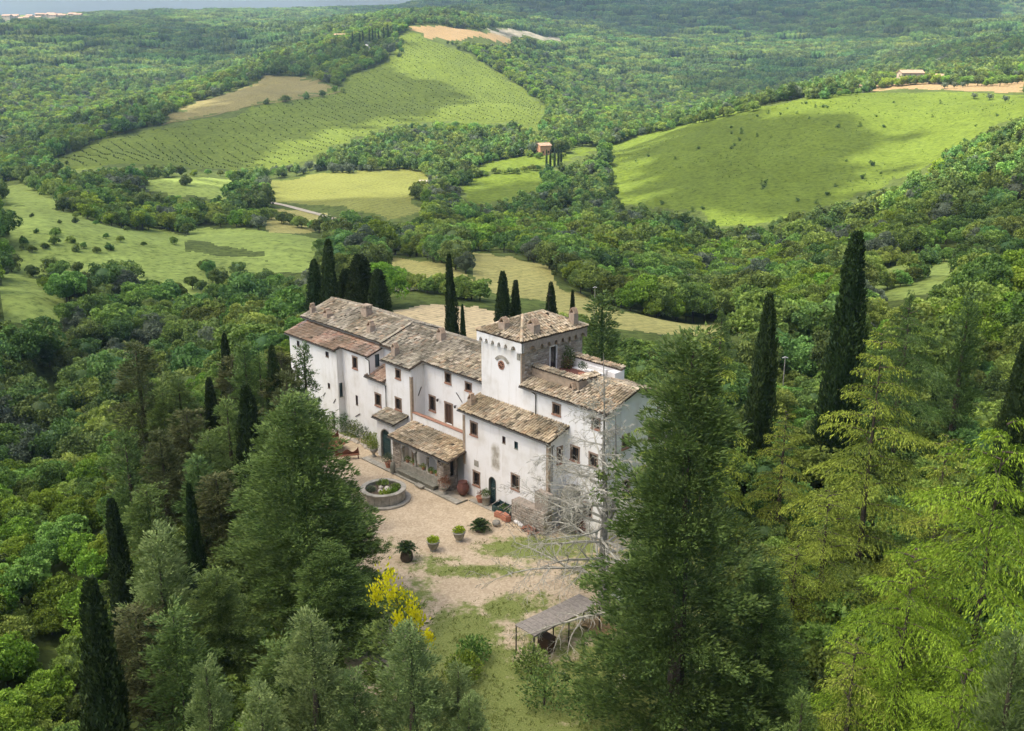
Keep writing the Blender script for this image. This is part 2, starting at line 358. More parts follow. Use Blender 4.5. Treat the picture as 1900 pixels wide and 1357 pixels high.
def _k(d2): return np.where(d2 > 1e-12, 0.5 * d2 * np.log(np.maximum(d2, 1e-12)), 0)
n = len(QC); d2 = ((QC[:, None] - QC[None]) ** 2).sum(-1)
A = np.zeros((n + 3, n + 3)); A[:n, :n] = _k(d2) + np.eye(n) * 2e-3; A[:n, n] = 1; A[:n, n + 1:] = QC; A[n, :n] = 1; A[n + 1:, :n] = QC.T
b = np.zeros(n + 3); b[:n] = pts[:, 2]; TW = np.linalg.solve(A, b)
def inpoly(x, y, poly):
    r = np.zeros(np.shape(x), bool); j = len(poly) - 1
    for i in range(len(poly)):
        xi, yi = poly[i]; xj, yj = poly[j]
        if yi != yj: r ^= ((yi > y) != (yj > y)) & (x < (xj - xi) * (y - yi) / (yj - yi) + xi)
        j = i
    return r
def polydist(x, y, poly):
    d = np.full(np.shape(x), 1e9)
    for i in range(len(poly)):
        ax, ay = poly[i - 1]; bx, by = poly[i]; L = (bx - ax) ** 2 + (by - ay) ** 2
        t = np.clip(((x - ax) * (bx - ax) + (y - ay) * (by - ay)) / L, 0, 1)
        d = np.minimum(d, np.hypot(x - ax - t * (bx - ax), y - ay - t * (by - ay)))
    return np.where(inpoly(x, y, poly), -d, d)
FLAT = [(-26, 84), (-31, 104), (-22, 116), (-2, 112), (16, 100), (38, 96), (50, 70), (44, 42), (8, 34), (-8, 46), (-15, 62)]
def ground(x, y):
    x = np.atleast_1d(np.asarray(x, float)); y = np.atleast_1d(np.asarray(y, float)); sh = x.shape
    x = x.ravel(); y = y.ravel(); z = np.empty_like(x)
    for s in range(0, len(x), 20000):
        a = x[s:s + 20000]; c = y[s:s + 20000]; q = _q(a, c)
        d2 = ((q[:, None] - QC[None]) ** 2).sum(-1); zz = _k(d2) @ TW[:n] + TW[n] + q @ TW[n + 1:]
        D = np.hypot(a, c)
        zz = zz + (fbm(a / 60, c / 60, 3, 3) - 0.5) * np.clip(D / 120 - 0.6, 0, 9) * 1.6
        zz = zz + (1 - np.abs(fbm(a / 640 + 3.3, c / 640, 13, 4) - .5) * 4) * np.clip((D - 1150) / 1000, 0, 1) * np.clip((4300 - D) / 1500, .3, 1) * np.where(D > 1600, np.clip((a / np.maximum(c, 1) + .10) / .1, .0, 1), 1) * 74
        pd = polydist(a, c, FLAT); w = np.clip(1 - pd / 14.0, 0, 1); w = w * w * (3 - 2 * w)
        z[s:s + 20000] = zz * (1 - w)
    return z.reshape(sh)
def gz(x, y): return float(ground(x, y)[0])
_DS = np.exp(np.linspace(math.log(45), math.log(4800), 900))
def hit(px, py, dmin=45):
    'where the pixel ray meets the terrain'
    d = ray(px, py); h = math.hypot(d[0], d[1]); P = CAM[None] + d[None] * (_DS[:, None] / h)
    g = ground(P[:, 0], P[:, 1]); below = (P[:, 2] < g) & (_DS > dmin)
    i = int(np.argmax(below)) if below.any() else len(_DS) - 1
    if i == 0 or not below.any(): return P[i]
    a, c = P[i - 1], P[i]; da = a[2] - g[i - 1]; dc = c[2] - g[i]; f = da / (da - dc + 1e-9)
    return a + (c - a) * f

# ------------------------------------------------------------------ fields, outlined on the ground
FIELDS = {
 'tan_field': ('tan_soil', [[(640,605),(770,574),(820,566),(905,569),(960,582),(1010,600),(1000,660),(700,650)]]),
 'dry_pasture': ('dry_grass', [[(712,468),(790,487),(850,507),(905,530),(915,552),(850,548),(760,535),(720,520)],
     [(865,468),(930,470),(1010,500),(1050,535),(1150,578),(1390,588),(1395,617),(1260,624),(1130,610),(1000,562),(940,545),(880,510)],
     [(500,383),(600,398),(630,420),(520,432),(490,410)]]),
 'olive_pasture': ('olive_grass', [[(370,420),(480,428),(600,447),(592,490),(570,506),(510,502),(500,470),(430,460),(350,445)],
     [(0,378),(120,395),(200,420),(300,425),(360,440),(350,470),(240,482),(170,470),(130,450),(0,440)],
     [(0,528),(60,535),(110,555),(105,592),(60,602),(0,592)], [(0,338),(60,345),(120,372),(80,388),(0,376)],
     [(265,335),(420,332),(440,345),(420,372),(320,367),(270,352)], [(1615,512),(1700,480),(1790,462),(1800,480),(1740,540),(1640,562),(1610,540)]]),
 'yellow_field': ('yellow_grass', [[(490,337),(560,325),(680,318),(780,318),(800,340),(770,380),(800,395),(740,410),(640,386),(540,378),(500,370)]]),
 'vineyard_hillside': ('vineyard_grass', [[(95,297),(200,257),(330,232),(480,197),(630,170),(640,145),(720,118),(742,70),(760,62),(800,75),(870,100),(925,135),(985,180),(1015,200),(1005,247),(985,240),(960,228),(900,228),(800,222),(700,240),(650,264),(600,284),(560,304),(480,314),(420,314),(300,304),(170,312),(110,314)]]),
 'cliff': ('cliff', [[(900,52),(960,57),(1052,70),(1045,79),(960,68),(905,59)]]),
 'town_ground': ('meadow_grass', [[(-5,24),(150,14),(165,20),(60,32),(-5,40)]]),
 'brown_vineyard': ('brown_vines', [[(300,230),(360,190),(490,143),(560,143),(625,165),(500,190),(380,215)]]),
 'wheat_field': ('wheat', [[(760,50),(810,47),(900,58),(955,75),(940,83),(870,76),(800,72),(770,62)], [(1615,160),(1680,150),(1760,158),(1905,145),(1905,173),(1630,169)]]),
 'meadow': ('meadow_grass', [[(1125,272),(1250,237),(1380,205),(1480,185),(1620,171),(1905,176),(1905,215),(1830,242),(1760,277),(1690,322),(1600,367),(1480,392),(1400,417),(1340,422),(1290,397),(1220,387),(1150,377),(1135,330)],
     [(840,345),(900,325),(1000,311),(1020,330),(960,367),(900,377),(850,367)], [(900,300),(1040,287),(1080,272),(1120,277),(1060,302),(1000,307),(880,320)]]),
}
SCRUB = [[(0,430),(170,455),(350,468),(500,478),(520,520),(400,565),(250,545),(120,555),(0,545)]]
WPOLY = {k: [[tuple(hit(*p)[:2]) for p in poly] for poly in ps] for k, (mt, ps) in FIELDS.items()}
YARD = [(-22, 84), (-27, 93), (-26, 108), (-18, 112), (-2, 108), (12, 96), (15, 86), (14, 70), (12, 52), (8, 43), (-2, 44), (-8, 49), (-12.5, 62)]
WSCRUB = [[tuple(hit(*p)[:2]) for p in poly] for poly in SCRUB]
def zone_of(x, y):
    z = np.zeros(np.shape(x), int); x0_, y0_ = x, y
    jd = np.clip(np.hypot(x, y) / 150, .25, 3.5); x = x + (fbm(x / (2.5 * jd), y / (2.5 * jd), 55, 2) - .5) * 5 * jd; y = y + (fbm(x / (2.5 * jd) + 9, y / (2.5 * jd), 56, 2) - .5) * 5 * jd
    for p in WSCRUB: z[inpoly(x, y, p)] = 98
    for i, (k, ps) in enumerate(WPOLY.items()):
        for p in ps: z[inpoly(x, y, p)] = i + 1
    z[inpoly(x0_, y0_, YARD)] = 99
    return z
az = np.concatenate([np.radians(np.linspace(-180, -38, 36)), np.radians(np.linspace(-36, 36, 470)), np.radians(np.linspace(38, 180, 36))])
Ds = np.concatenate([np.exp(np.linspace(math.log(1.5), math.log(36), 24)), np.exp(np.linspace(math.log(38), math.log(1500), 520)), np.exp(np.linspace(math.log(1560), math.log(5000), 42))])
GX = Ds[:, None] * np.sin(az)[None]; GY = Ds[:, None] * np.cos(az)[None]; GZ = ground(GX, GY)
nr, ncol = GX.shape
gv = np.stack([GX, GY, GZ], -1).reshape(-1, 3)
ii, jj = np.meshgrid(np.arange(nr - 1), np.arange(ncol - 1), indexing='ij')
gf = np.stack([ii * ncol + jj, ii * ncol + jj + 1, (ii + 1) * ncol + jj + 1, (ii + 1) * ncol + jj], -1).reshape(-1, 4)
fc = gv[gf].mean(1); fz = zone_of(fc[:, 0], fc[:, 1])
def sub_mesh(name, mask, mat, attr=None):
    f = gf[mask]; used, inv = np.unique(f, return_inverse=True)
    me = np_mesh(name, gv[used], inv.reshape(f.shape), (mat,), True, attr[used] if attr is not None else None)
    o = put(bpy.data.objects.new(name, me)); o['kind'] = 'structure'; return o
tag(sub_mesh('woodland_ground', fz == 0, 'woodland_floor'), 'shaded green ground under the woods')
for i, k in enumerate(WPOLY): sub_mesh(k, fz == i + 1, FIELDS[k][0])
sub_mesh('scrub_slope', fz == 98, 'olive_grass')
# courtyard: gravel near the house, thin grass towards the trees (amount of grass per point)
GR = [(985,1018,95,22,1),(1060,1015,60,25,.8),(860,1180,75,55,1),(940,1130,50,25,.9),(840,1300,120,60,.9),(780,1100,35,40,.6),(880,1060,120,14,.75),(950,1000,30,10,.4),(1000,1200,70,60,.5),(640,985,50,40,.35),(700,1010,60,25,.3),(880,1330,220,90,1),(1000,1290,140,80,.85),(860,1240,120,60,1),(980,1120,60,25,.6),(1150,1290,170,120,.95),(1090,1160,80,50,.6),(800,1045,60,18,.6),(1100,1060,60,40,.6),(1200,1050,80,60,.7),(690,960,40,14,.3)]
px, py, cc = project(gv[:, 0], gv[:, 1], gv[:, 2] * 0); gr = np.zeros(len(gv))
for x, y, rx, ry, s in GR:
    d = np.hypot((px - x) / rx, (py - y) / ry); gr = np.maximum(gr, s * np.clip(1.5 - d, 0, 1))
gr = np.where(cc > 1, gr, 0.8); far = (gv[:, 0] > 10.5) | (gv[:, 1] > 96) | (gv[:, 1] < 46); gr = np.where(far, np.maximum(gr, 0.75), gr)
m, t, out = new_mat('courtyard_ground')
a = N(t, 'ShaderNodeAttribute', attribute_name='tint'); nn = noise(t, 1.1, 6, 0.7, 'world'); nf = noise(t, 9, 3, 0.6, 'world'); ng_ = noise(t, 0.35, 4, 0.6, 'world')
vor = N(t, 'ShaderNodeTexVoronoi'); vor.inputs['Scale'].default_value = 7.5; gg = N(t, 'ShaderNodeNewGeometry'); t.links.new(gg.outputs['Position'], vor.inputs['Vector'])
grav = ramp(t, vor.outputs['Color'], [(0.1, (0.30, 0.235, 0.155)), (0.5, (0.45, 0.36, 0.245)), (0.9, (0.60, 0.50, 0.36))])
grav = mix(t, 0.5, grav, ramp(t, ng_, [(0.3, (0.36, 0.28, 0.18)), (0.7, (0.52, 0.42, 0.29))]))
gras = ramp(t, nf, [(0.3, (0.085, 0.125, 0.024)), (0.5, (0.145, 0.190, 0.040)), (0.7, (0.24, 0.255, 0.08))])
ad = N(t, 'ShaderNodeMath', operation='ADD'); t.links.new(a.outputs['Fac'], ad.inputs[0]); sb = N(t, 'ShaderNodeMapRange')
sb.inputs[1].default_value = 0.25; sb.inputs[2].default_value = 0.75; sb.inputs[3].default_value = -0.55; sb.inputs[4].default_value = 0.45; t.links.new(nn, sb.inputs[0]); t.links.new(sb.outputs[0], ad.inputs[1])
fac = ramp(t, ad.outputs[0], [(0.30, (0, 0, 0)), (0.62, (0.92, 0.92, 0.92))])
bsdf(t, out, mix(t, fac, grav, gras), 0.95, 0.08, 0, nf, 0.35, 0.03)
tag(sub_mesh('courtyard', fz == 99, 'courtyard_ground', gr), 'pale gravel yard with thin grass in front of the villa')
# ------------------------------------------------------------------ the villa
VO = (-70.0, 56.0, 0.0)
villa = empty('villa', UV(*VO), RZ, 'long white plastered villa with tiled roofs and a square battlemented tower', 'villa')
def PV(v): return lambda a, d, z: (a, v + d, z)          # facade facing the yard, a = u, d inwards
def PU(u): return lambda a, d, z: (u - d, a, z)          # end wall facing +u, a = v, d inwards
def mb(): return MB(VO)
def pbox(m, P, a0, a1, d0, d1, z0, z1):
    m.hexa([P(a0, d0, z0), P(a1, d0, z0), P(a1, d1, z0), P(a0, d1, z0), P(a0, d0, z1), P(a1, d0, z1), P(a1, d1, z1), P(a0, d1, z1)])
def wall(P, a0, a1, z0, z1, holes=(), top=None, mat='plaster', name='wall', depth=0.3, parent=None, jit=0.0):
    m = mb()
    A = sorted({a0, a1, *[h[0] for h in holes], *[h[1] for h in holes]}); Zs = sorted({z0, z1, *[h[2] for h in holes], *[h[3] for h in holes]})
    A = [a for a in A if a0 <= a <= a1]; Zs = [z for z in Zs if z0 <= z <= z1]
    for i in range(len(A) - 1):
        for k in range(len(Zs) - 1):
            ca, cz = (A[i] + A[i + 1]) / 2, (Zs[k] + Zs[k + 1]) / 2
            if any(h[0] < ca < h[1] and h[2] < cz < h[3] for h in holes): continue
            m.face([P(A[i], 0, Zs[k]), P(A[i + 1], 0, Zs[k]), P(A[i + 1], 0, Zs[k + 1]), P(A[i], 0, Zs[k + 1])])
    for h in holes:
        for (p, q) in (((h[0], h[2]), (h[1], h[2])), ((h[1], h[2]), (h[1], h[3])), ((h[1], h[3]), (h[0], h[3])), ((h[0], h[3]), (h[0], h[2]))):
            m.face([P(p[0], 0, p[1]), P(q[0], 0, q[1]), P(q[0], depth, q[1]), P(p[0], depth, p[1])])
    if top: m.face([P(a, 0, z) for a, z in [(a0, z1), (a1, z1)] + list(top)])
    return m.build(name, mat, parent or villa)
def window(P, a0, a1, z0, z1, style='stone', parent=None, name='window'):
    par = parent or villa; m = mb(); w = 0.13
    if style == 'stone':
        pbox(m, P, a0, a0 + w, -0.035, 0.12, z0, z1); pbox(m, P, a1 - w, a1, -0.035, 0.12, z0, z1)
        pbox(m, P, a0 - 0.02, a1 + 0.02, -0.045, 0.12, z1 - w, z1 + 0.02); pbox(m, P, a0 + w, a1 - w, -0.03, 0.12, z0, z0 + 0.06)
        win = m.build(name, 'frame_stone', par)
        s = mb(); pbox(s, P, a0 - 0.03, a1 + 0.03, -0.09, 0.12, z0 - 0.07, z0 + 0.055); s.build('sill', 'sill_brick', win)
        i0, i1, k0, k1 = a0 + w, a1 - w, z0 + 0.06, z1 - w
    else:
        w = 0.05; pbox(m, P, a0, a0 + w, 0.02, 0.14, z0, z1); pbox(m, P, a1 - w, a1, 0.02, 0.14, z0, z1)
        pbox(m, P, a0 + w, a1 - w, 0.02, 0.14, z1 - w, z1); pbox(m, P, a0 + w, a1 - w, 0.02, 0.14, z0, z0 + w)
        win = m.build(name, 'green_paint' if style == 'green' else 'wood', par)
        s = mb(); pbox(s, P, a0 - 0.02, a1 + 0.02, -0.04, 0.02, z0 - 0.06, z0 + 0.002); s.build('sill', 'stone_grey', win)
        i0, i1, k0, k1 = a0 + w, a1 - w, z0 + w, z1 - w
    s = mb(); c = (i0 + i1) / 2; b = 0.045
    for x0, x1, y0, y1 in ((i0, i0 + b, k0, k1), (i1 - b, i1, k0, k1), (i0 + b, i1 - b, k0, k0 + b), (i0 + b, i1 - b, k1 - b, k1), (c - b / 2, c + b / 2, k0 + b, k1 - b)):
        pbox(s, P, x0, x1, 0.13, 0.18, y0, y1)
    if style != 'blank': s.build('sash', 'wood' if style == 'stone' else ('green_paint' if style == 'green' else 'wood'), win)
    for x0, x1 in ((i0 + b, c - b / 2), (c + b / 2, i1 - b)):
        s = mb(); pbox(s, P, x0, x1, 0.15, 0.165, k0 + b, k1 - b); s.build('pane', 'glass_blue' if style in ('blue', 'green') else 'glass_dark', win)
    s = mb(); pbox(s, P, a0, a1, 0.29, 0.30, z0, z1); s.build('backing', 'wood', win)  # dark-coloured panel put in as the room's shade behind the panes
    return win
def arch_pts(c, w, z0, zs, n=9):
    'outline of an arched opening, springing at zs'
    r = w / 2; P = [(c - r, z0), (c + r, z0)]
    return P + [(c + r * math.cos(math.pi * i / n), zs + r * math.sin(math.pi * i / n)) for i in range(n + 1)]
def arched_hole(m, P, c, w, z0, zs, depth):
    pts = arch_pts(c, w, z0, zs)
    for i in range(len(pts)):
        p, q = pts[i - 1], pts[i]; m.face([P(p[0], 0, p[1]), P(q[0], 0, q[1]), P(q[0], depth, q[1]), P(p[0], depth, p[1])])
def arcade(m, P, a0, a1, zb, zt, spans, d0, d1, n=8):
    'a band with arched cut-outs from below; spans = (centre, width, rise)'
    x = a0
    for c, w, rise in spans:
        l, r = c - w / 2, c + w / 2
        if l > x + 1e-4: pbox(m, P, x, l, d0, d1, zb, zt)
        pr = None
        for i in range(n + 1):
            a = l + w * i / n; tt = (a - c) / (w / 2); z = zb + rise * math.sqrt(max(0, 1 - tt * tt))
            if pr:
                for d in (d0, d1): m.face([P(pr[0], d, pr[1]), P(a, d, z), P(a, d, zt), P(pr[0], d, zt)])
                m.face([P(pr[0], d0, pr[1]), P(a, d0, z), P(a, d1, z), P(pr[0], d1, pr[1])])
                m.face([P(pr[0], d0, zt), P(a, d0, zt), P(a, d1, zt), P(pr[0], d1, zt)])
            pr = (a, z)
        x = r
    if x < a1 - 1e-4: pbox(m, P, x, a1, d0, d1, zb, zt)
PAL = {'old': [(.34, (.42, .37, .265)), (.24, (.33, .285, .21)), (.16, (.54, .465, .35)), (.10, (.18, .155, .115)), (.08, (.26, .24, .18)), (.08, (.42, .31, .205))],
       'warm': [(.32, (.50, .41, .275)), (.24, (.59, .49, .345)), (.2, (.40, .32, .21)), (.10, (.22, .185, .125)), (.14, (.47, .345, .22))],
       'red': [(.34, (.42, .295, .21)), (.26, (.37, .255, .185)), (.20, (.49, .38, .285)), (.10, (.20, .16, .12)), (.10, (.43, .26, .18))]}
def roof(O, e1, e2, poly, pal='old', parent=None, name='roof', gutter=True, thick=0.12, col=0.27, row=0.38, over=None):
    e1 = np.array(e1, float); e1 /= np.linalg.norm(e1); e2 = np.array(e2, float); e2 /= np.linalg.norm(e2); O = np.array(O, float)
    nn = np.cross(e1, e2); nn = nn if nn[2] > 0 else -nn
    Q = lambda a, b, h=0.0: O + e1 * a + e2 * b + nn * h
    m = mb(); top = [Q(a, b) for a, b in poly]; bot = [Q(a, b, -thick) for a, b in poly]
    m.face(top); m.face(bot[::-1])
    for i in range(len(poly)): m.face([top[i - 1], top[i], bot[i], bot[i - 1]])
    ro = m.build(name, 'roof_bed', parent or villa)
    ax = np.array([p[0] for p in poly]); bx = np.array([p[1] for p in poly])
    A_, B_ = np.meshgrid(np.arange(ax.min() + col / 2, ax.max(), col), np.arange(bx.min() + row * 0.45, bx.max() + 0.02, row))
    A_ = A_.ravel(); B_ = B_.ravel(); k = inpoly(A_, np.minimum(B_, bx.max() - 0.03), poly); A_ = A_[k]; B_ = B_[k]; nT = len(A_)
    aj = rng.normal(0, 0.014, nT); bj = rng.normal(0, 0.03, nT) - row * 0.55; hj = rng.uniform(0, 0.022, nT); sk = rng.normal(0, 0.018, nT); gone = rng.random(nT) < 0.012
    th = np.linspace(0, math.pi, 6); L = 0.47
    vs = np.zeros((nT, 2, 6, 3))
    for e, (bo, r, h) in enumerate(((0.0, 0.112, 0.05), (L, 0.09, 0.0))):
        a = (A_ + aj + sk * (2 * e - 1))[:, None] + r * np.cos(th)[None]; b = (B_ + bj + bo)[:, None] + 0 * a; hh = (hj + h)[:, None] + r * 0.85 * np.sin(th)[None]
        b = np.clip(b, -0.10, None)
        vs[:, e] = O + a[..., None] * e1 + b[..., None] * e2 + hh[..., None] * nn
    vs = vs[~gone]; A2, B2 = A_[~gone], B_[~gone]; nT = len(vs)
    base = np.arange(nT)[:, None] * 12; fs = np.concatenate([base[:, :, None] + np.array([[i, i + 1, i + 7, i + 6]])[None] for i in range(5)], 1).reshape(-1, 4)
    w = np.array([p[0] for p in PAL[pal]]); cs = np.array([p[1] for p in PAL[pal]]); pick = rng.choice(len(w), nT, p=w / w.sum())
    cc = cs[pick] * rng.uniform(0.8, 1.18, (nT, 1)); wp = O + A2[:, None] * e1 + B2[:, None] * e2
    li = fbm(wp[:, 0] * 0.45 + 17, wp[:, 1] * 0.45 + wp[:, 2] * .3, 5, 3); f = np.clip((li - 0.5) * 4, 0, 0.55)[:, None]; cc = cc * (1 - f) + np.array([.135, .12, .08]) * f
    li = fbm(wp[:, 0] * 0.3 + 51, wp[:, 1] * 0.3, 9, 2); f = np.clip((li - 0.55) * 4, 0, 0.5)[:, None]; cc = cc * (1 - f) + cc * np.array([1.08, .99, .85]) * f
    colr = np.concatenate([np.repeat(cc, 12, 0), np.ones((nT * 12, 1))], 1)
    me = np_mesh('tiles', vs.reshape(-1, 3) - np.array(VO), fs, ('roof_tile',), True, None, colr)
    to = put(bpy.data.objects.new('tiles', me), ro); to['kind'] = 'stuff'
    if gutter:
        g = mb(); g0 = Q(poly[0][0], -0.07, -0.09); g1 = Q(poly[1][0], -0.07, -0.09); g.tube([g0, g1], 0.065, 6); g.build('gutter', 'gutter', ro)
    return ro, Q, nn
def ridge(p, q, parent, pal='old', r=0.13):
    p = np.array(p, float); q = np.array(q, float); L = np.linalg.norm(q - p); e = (q - p) / L; s = np.cross(e, (0, 0, 1)); s /= np.linalg.norm(s); up = np.cross(s, e)
    nT = max(2, int(L / 0.38)); th = np.linspace(0, math.pi, 6); vs = []; cl = []
    w = np.array([c[0] for c in PAL[pal]]); cs = [c[1] for c in PAL[pal]]
    for i in range(nT):
        c = np.array(cs[rng.choice(len(w), p=w / w.sum())]) * rng.uniform(0.85, 1.15)
        for t0, rr, h in ((i * L / nT - 0.02, r, 0.0), ((i + 1) * L / nT + 0.06, r * 1.1, 0.03)):
            for a in th: vs.append(p + e * t0 + s * rr * math.cos(a) + up * (rr * 0.8 * math.sin(a) + h)); cl.append((*c, 1))
    fs = [(k * 12 + i, k * 12 + i + 1, k * 12 + i + 7, k * 12 + i + 6) for k in range(nT) for i in range(5)]
    o = put(bpy.data.objects.new('ridge_tiles', np_mesh('ridge_tiles', np.array(vs) - np.array(VO), np.array(fs), ('roof_tile',), True, None, np.array(cl))), parent); o['kind'] = 'stuff'
def chimney(u, v, z, w, d, h, parent, rot=0.0, cap='gable', mat='render_pink'):
    m = mb(); m.box((u - w / 2, v - d / 2, z - 0.5), (u + w / 2, v + d / 2, z + h)); ch = m.build('chimney', mat, parent)
    z1 = z + h
    if cap == 'gable':      # two leaning rows of tiles
        for s in (-1, 1):
            for i in range(4):
                c = mb(); x = u + s * w * 0.5; y = v - d / 2 + d * (i + 0.5) / 4
                c.tube([(x, y, z1 - 0.02), (u + s * 0.05, y, z1 + 0.42 + 0.02 * (i % 2))], [0.075, 0.065], 5)
                c.build('cap_tile', 'cap_tile', ch)
    elif cap == 'box':
        c = mb()
        for sx in (-1, 1):
            for sy in (-1, 0, 1): c.box((u + sx * (w / 2 - .06) - .05, v + sy * (d / 2 - .06) - .05, z1), (u + sx * (w / 2 - .06) + .05, v + sy * (d / 2 - .06) + .05, z1 + .3))
        c.box((u - w / 2 - .06, v - d / 2 - .06, z1 + .302), (u + w / 2 + .06, v + d / 2 + .06, z1 + .38)); c.build('cap', 'quoin', ch)
    else:                   # hood
        c = mb()
        for s in (-1, 1): c.hexa([(u + s * w * .55, v - d * .55, z1), (u + s * (w * .55 - .07), v - d * .55, z1), (u + s * (w * .55 - .07), v + d * .55, z1), (u + s * w * .55, v + d * .55, z1),
                                  (u + s * .1, v - d * .4, z1 + .42), (u + s * .02, v - d * .4, z1 + .42), (u + s * .02, v + d * .4, z1 + .42), (u + s * .1, v + d * .4, z1 + .42)])
        c.box((u - .16, v - d * .42, z1 + .42), (u + .16, v + d * .42, z1 + .48)); c.build('cap', 'cap_tile', ch)
    return ch
def stones(P, a0, a1, z0, z1, d, parent, skip=(), size=0.30, name='stones', top=None):
    'uneven rubble stones set proud of a wall face'
    vs = []; fs = []; tt = []; z = z0
    while z < z1 - 0.05:
        hh = size * rng.uniform(0.5, 0.85); a = a0 - rng.uniform(0, 0.2)
        while a < a1:
            ww = size * rng.uniform(0.7, 1.7); l, r = max(a, a0) + 0.012, min(a + ww, a1) - 0.012; b_, t_ = z + 0.012, min(z + hh, z1) - 0.012; cx, cz = (l + r) / 2, (b_ + t_) / 2
            ok = r - l > 0.06 and t_ - b_ > 0.05 and not any(s[0] < cx < s[1] and s[2] < cz < s[3] for s in skip) and (top is None or t_ < top(cx))
            if ok:
                p = rng.uniform(0.015, 0.06); i = len(vs); j = lambda q=0.025: rng.uniform(-q, q)
                q = [(l + j(), b_ + j()), (r + j(), b_ + j()), (r + j(), t_ + j()), (l + j(), t_ + j())]
                for x, y in q: vs.append(P(x, d, y))
                for x, y in q: vs.append(P(cx + (x - cx) * 0.78, d - p * rng.uniform(0.7, 1.2), cz + (y - cz) * 0.75))
                fs += [(i + 4, i + 5, i + 6, i + 7)] + [(i + k, i + (k + 1) % 4, i + 4 + (k + 1) % 4, i + 4 + k) for k in range(4)]
                tt += [rng.random()] * 8
            a += ww
        z += hh
    o = put(bpy.data.objects.new(name, np_mesh(name, np.array(vs) - np.array(VO), np.array(fs), ('stone',), False, tt)), parent); o['kind'] = 'stuff'; return o
def pipe(pts, parent=None, r=0.05): m = mb(); m.tube(pts, r, 6); return m.build('downpipe', 'gutter', parent or villa)

# plane positions (u along the front, v into the depth, z up)
vA1, vB, vC, vT, vF, vD, vP = 53.5, 54.19, 55.70, 55.14, 53.23, 52.75, 51.68
# --- left wing, two steps of the front, shared lean-to roof
hA1 = [(-90.58, -90.04, 7.55, 8.18), (-85.19, -84.59, 7.6, 8.17), (-85.09, -84.64, 4.3, 4.86), (-84.62, -84.12, 0.0, 1.95)]
wall(PV(vA1), -92, -83.2, -1, 8.72, hA1)
wall(PU(-83.2), vA1, vB, -1, 8.72, [(53.66, 54.03, 3.75, 5.2)], top=[(vB, 8.95), (vA1, 8.72)])
window(PU(-83.2), 53.66, 54.03, 3.75, 5.2, 'green')
for h in hA1[:3]: window(PV(vA1), *h, 'blue')
hA2 = [(-81.47, -80.55, 7.1, 8.41), (-77.87, -76.79, 4.15, 5.49), (-81.2, -80.78, 3.34, 4.35)]
wall(PV(vB), -83.2, -78.54, -1, 8.95, [hA2[0], hA2[2]])
window(PV(vB), *hA2[0]); window(PV(vB), *hA2[2], 'blue', name='arched_window')
for P, c, w, z0, zs in ((PV(vA1), -84.37, .5, 0, 1.7),):
    m = mb(); m.face([P(a, .2, z) for a, z in arch_pts(c, w, z0, zs)]); m.build('cellar_door', 'wood', villa)
wall(PU(-78.54), vB, 55.95, 6.6, 8.95, [(54.85, 55.37, 7.72, 8.95)], top=[(55.95, 9.5), (vB, 8.95)])
window(PU(-78.54), 54.85, 55.37, 7.72, 8.95, 'green')
wall(PV(55.95), -78.54, -75.9, 6.6, 9.75)
# left end and back walls
m = mb(); m.face([(-92, vA1, -1), (-92, 63.4, -1), (-92, 63.4, 9.8), (-92, 59.6, 11.15), (-92, 55.95, 9.95), (-92, vA1, 8.7)]); m.build('wall', 'plaster', villa)
m = mb(); m.face([(-92, 63.4, -1), (-48.9, 63.4, -1), (-48.9, 63.4, 9.7), (-92, 63.4, 9.7)]); m.build('wall', 'plaster', villa)
sA = 0.33
roof((-92.45, 53.2, 8.70), (1, 0, 0), (0, 1, sA), [(0, 0), (9.3, 0), (9.3, .73), (14.0, .73), (14.0, 2.9), (0, 2.9)], 'red')
# --- upper left roof
sG = 0.335; ev = lambda s: (0, 1, s)
rg, Q, _ = roof((-93.1, 55.65, 9.95), (1, 0, 0), ev(sG), [(0, 0), (14.5, 0), (14.5, 4.17), (0, 4.17)], 'old')
wall(PV(55.95), -92, -78.6, 8.9, 9.98)
roof((-78.6, 63.7, 9.85), (-1, 0, 0), (0, -1, .36), [(0, 0), (14.5, 0), (14.5, 4.3), (0, 4.3)], 'old')
ridge((-93.1, 59.62, 11.33), (-78.6, 59.62, 11.33), rg)
zG = lambda v: 9.95 + sG * (v - 55.65)
chimney(-92.15, 56.6, zG(56.6), .42, .5, .62, rg, cap='hood'); chimney(-89.5, 56.75, zG(56.75), .8, .7, .42, rg, cap='hood')
chimney(-85.2, 58.7, zG(58.7), .95, .75, .75, rg, cap='box'); chimney(-81.6, 56.65, zG(56.65), .62, .6, .68, rg, cap='hood')
# --- middle block: small step roof, projecting bay, main front
wall(PV(vB), -78.54, -75.9, -1, 7.0, [hA2[1]]); window(PV(vB), *hA2[1])
roof((-79.1, 53.88, 6.93), (1, 0, 0), (0, 1, .43), [(0, 0), (3.1, 0), (3.1, 2.2), (0.6, 2.2), (0.6, .3), (0, .3)], 'red')
hB = [(-74.38, -73.51, 7.72, 8.72), (-74.59, -73.53, 4.6, 5.87)]
wall(PV(vB), -75.9, -71.95, -1, 9.22, hB)
for h in hB: window(PV(vB), *h)
wall(PU(-71.95), vB, vC, -1, 9.22, top=[(vC, 9.75), (vB, 9.24)])
m = mb(); m.face([(-75.9, vB, 6), (-75.9, 56, 6), (-75.9, 56, 9.75), (-75.9, vB, 9.22)]); m.build('wall', 'plaster', villa)
hC = [(-68.92, -67.98, 8.25, 9.33), (-66.1, -65.14, 8.2, 9.06), (-71.32, -70.31, 4.98, 6.54), (-69.05, -67.83, 4.36, 6.44)]
wall(PV(vC), -71.95, -63.0, 3.9, 9.82, hC)
for h in hC[:3]: window(PV(vC), *h)
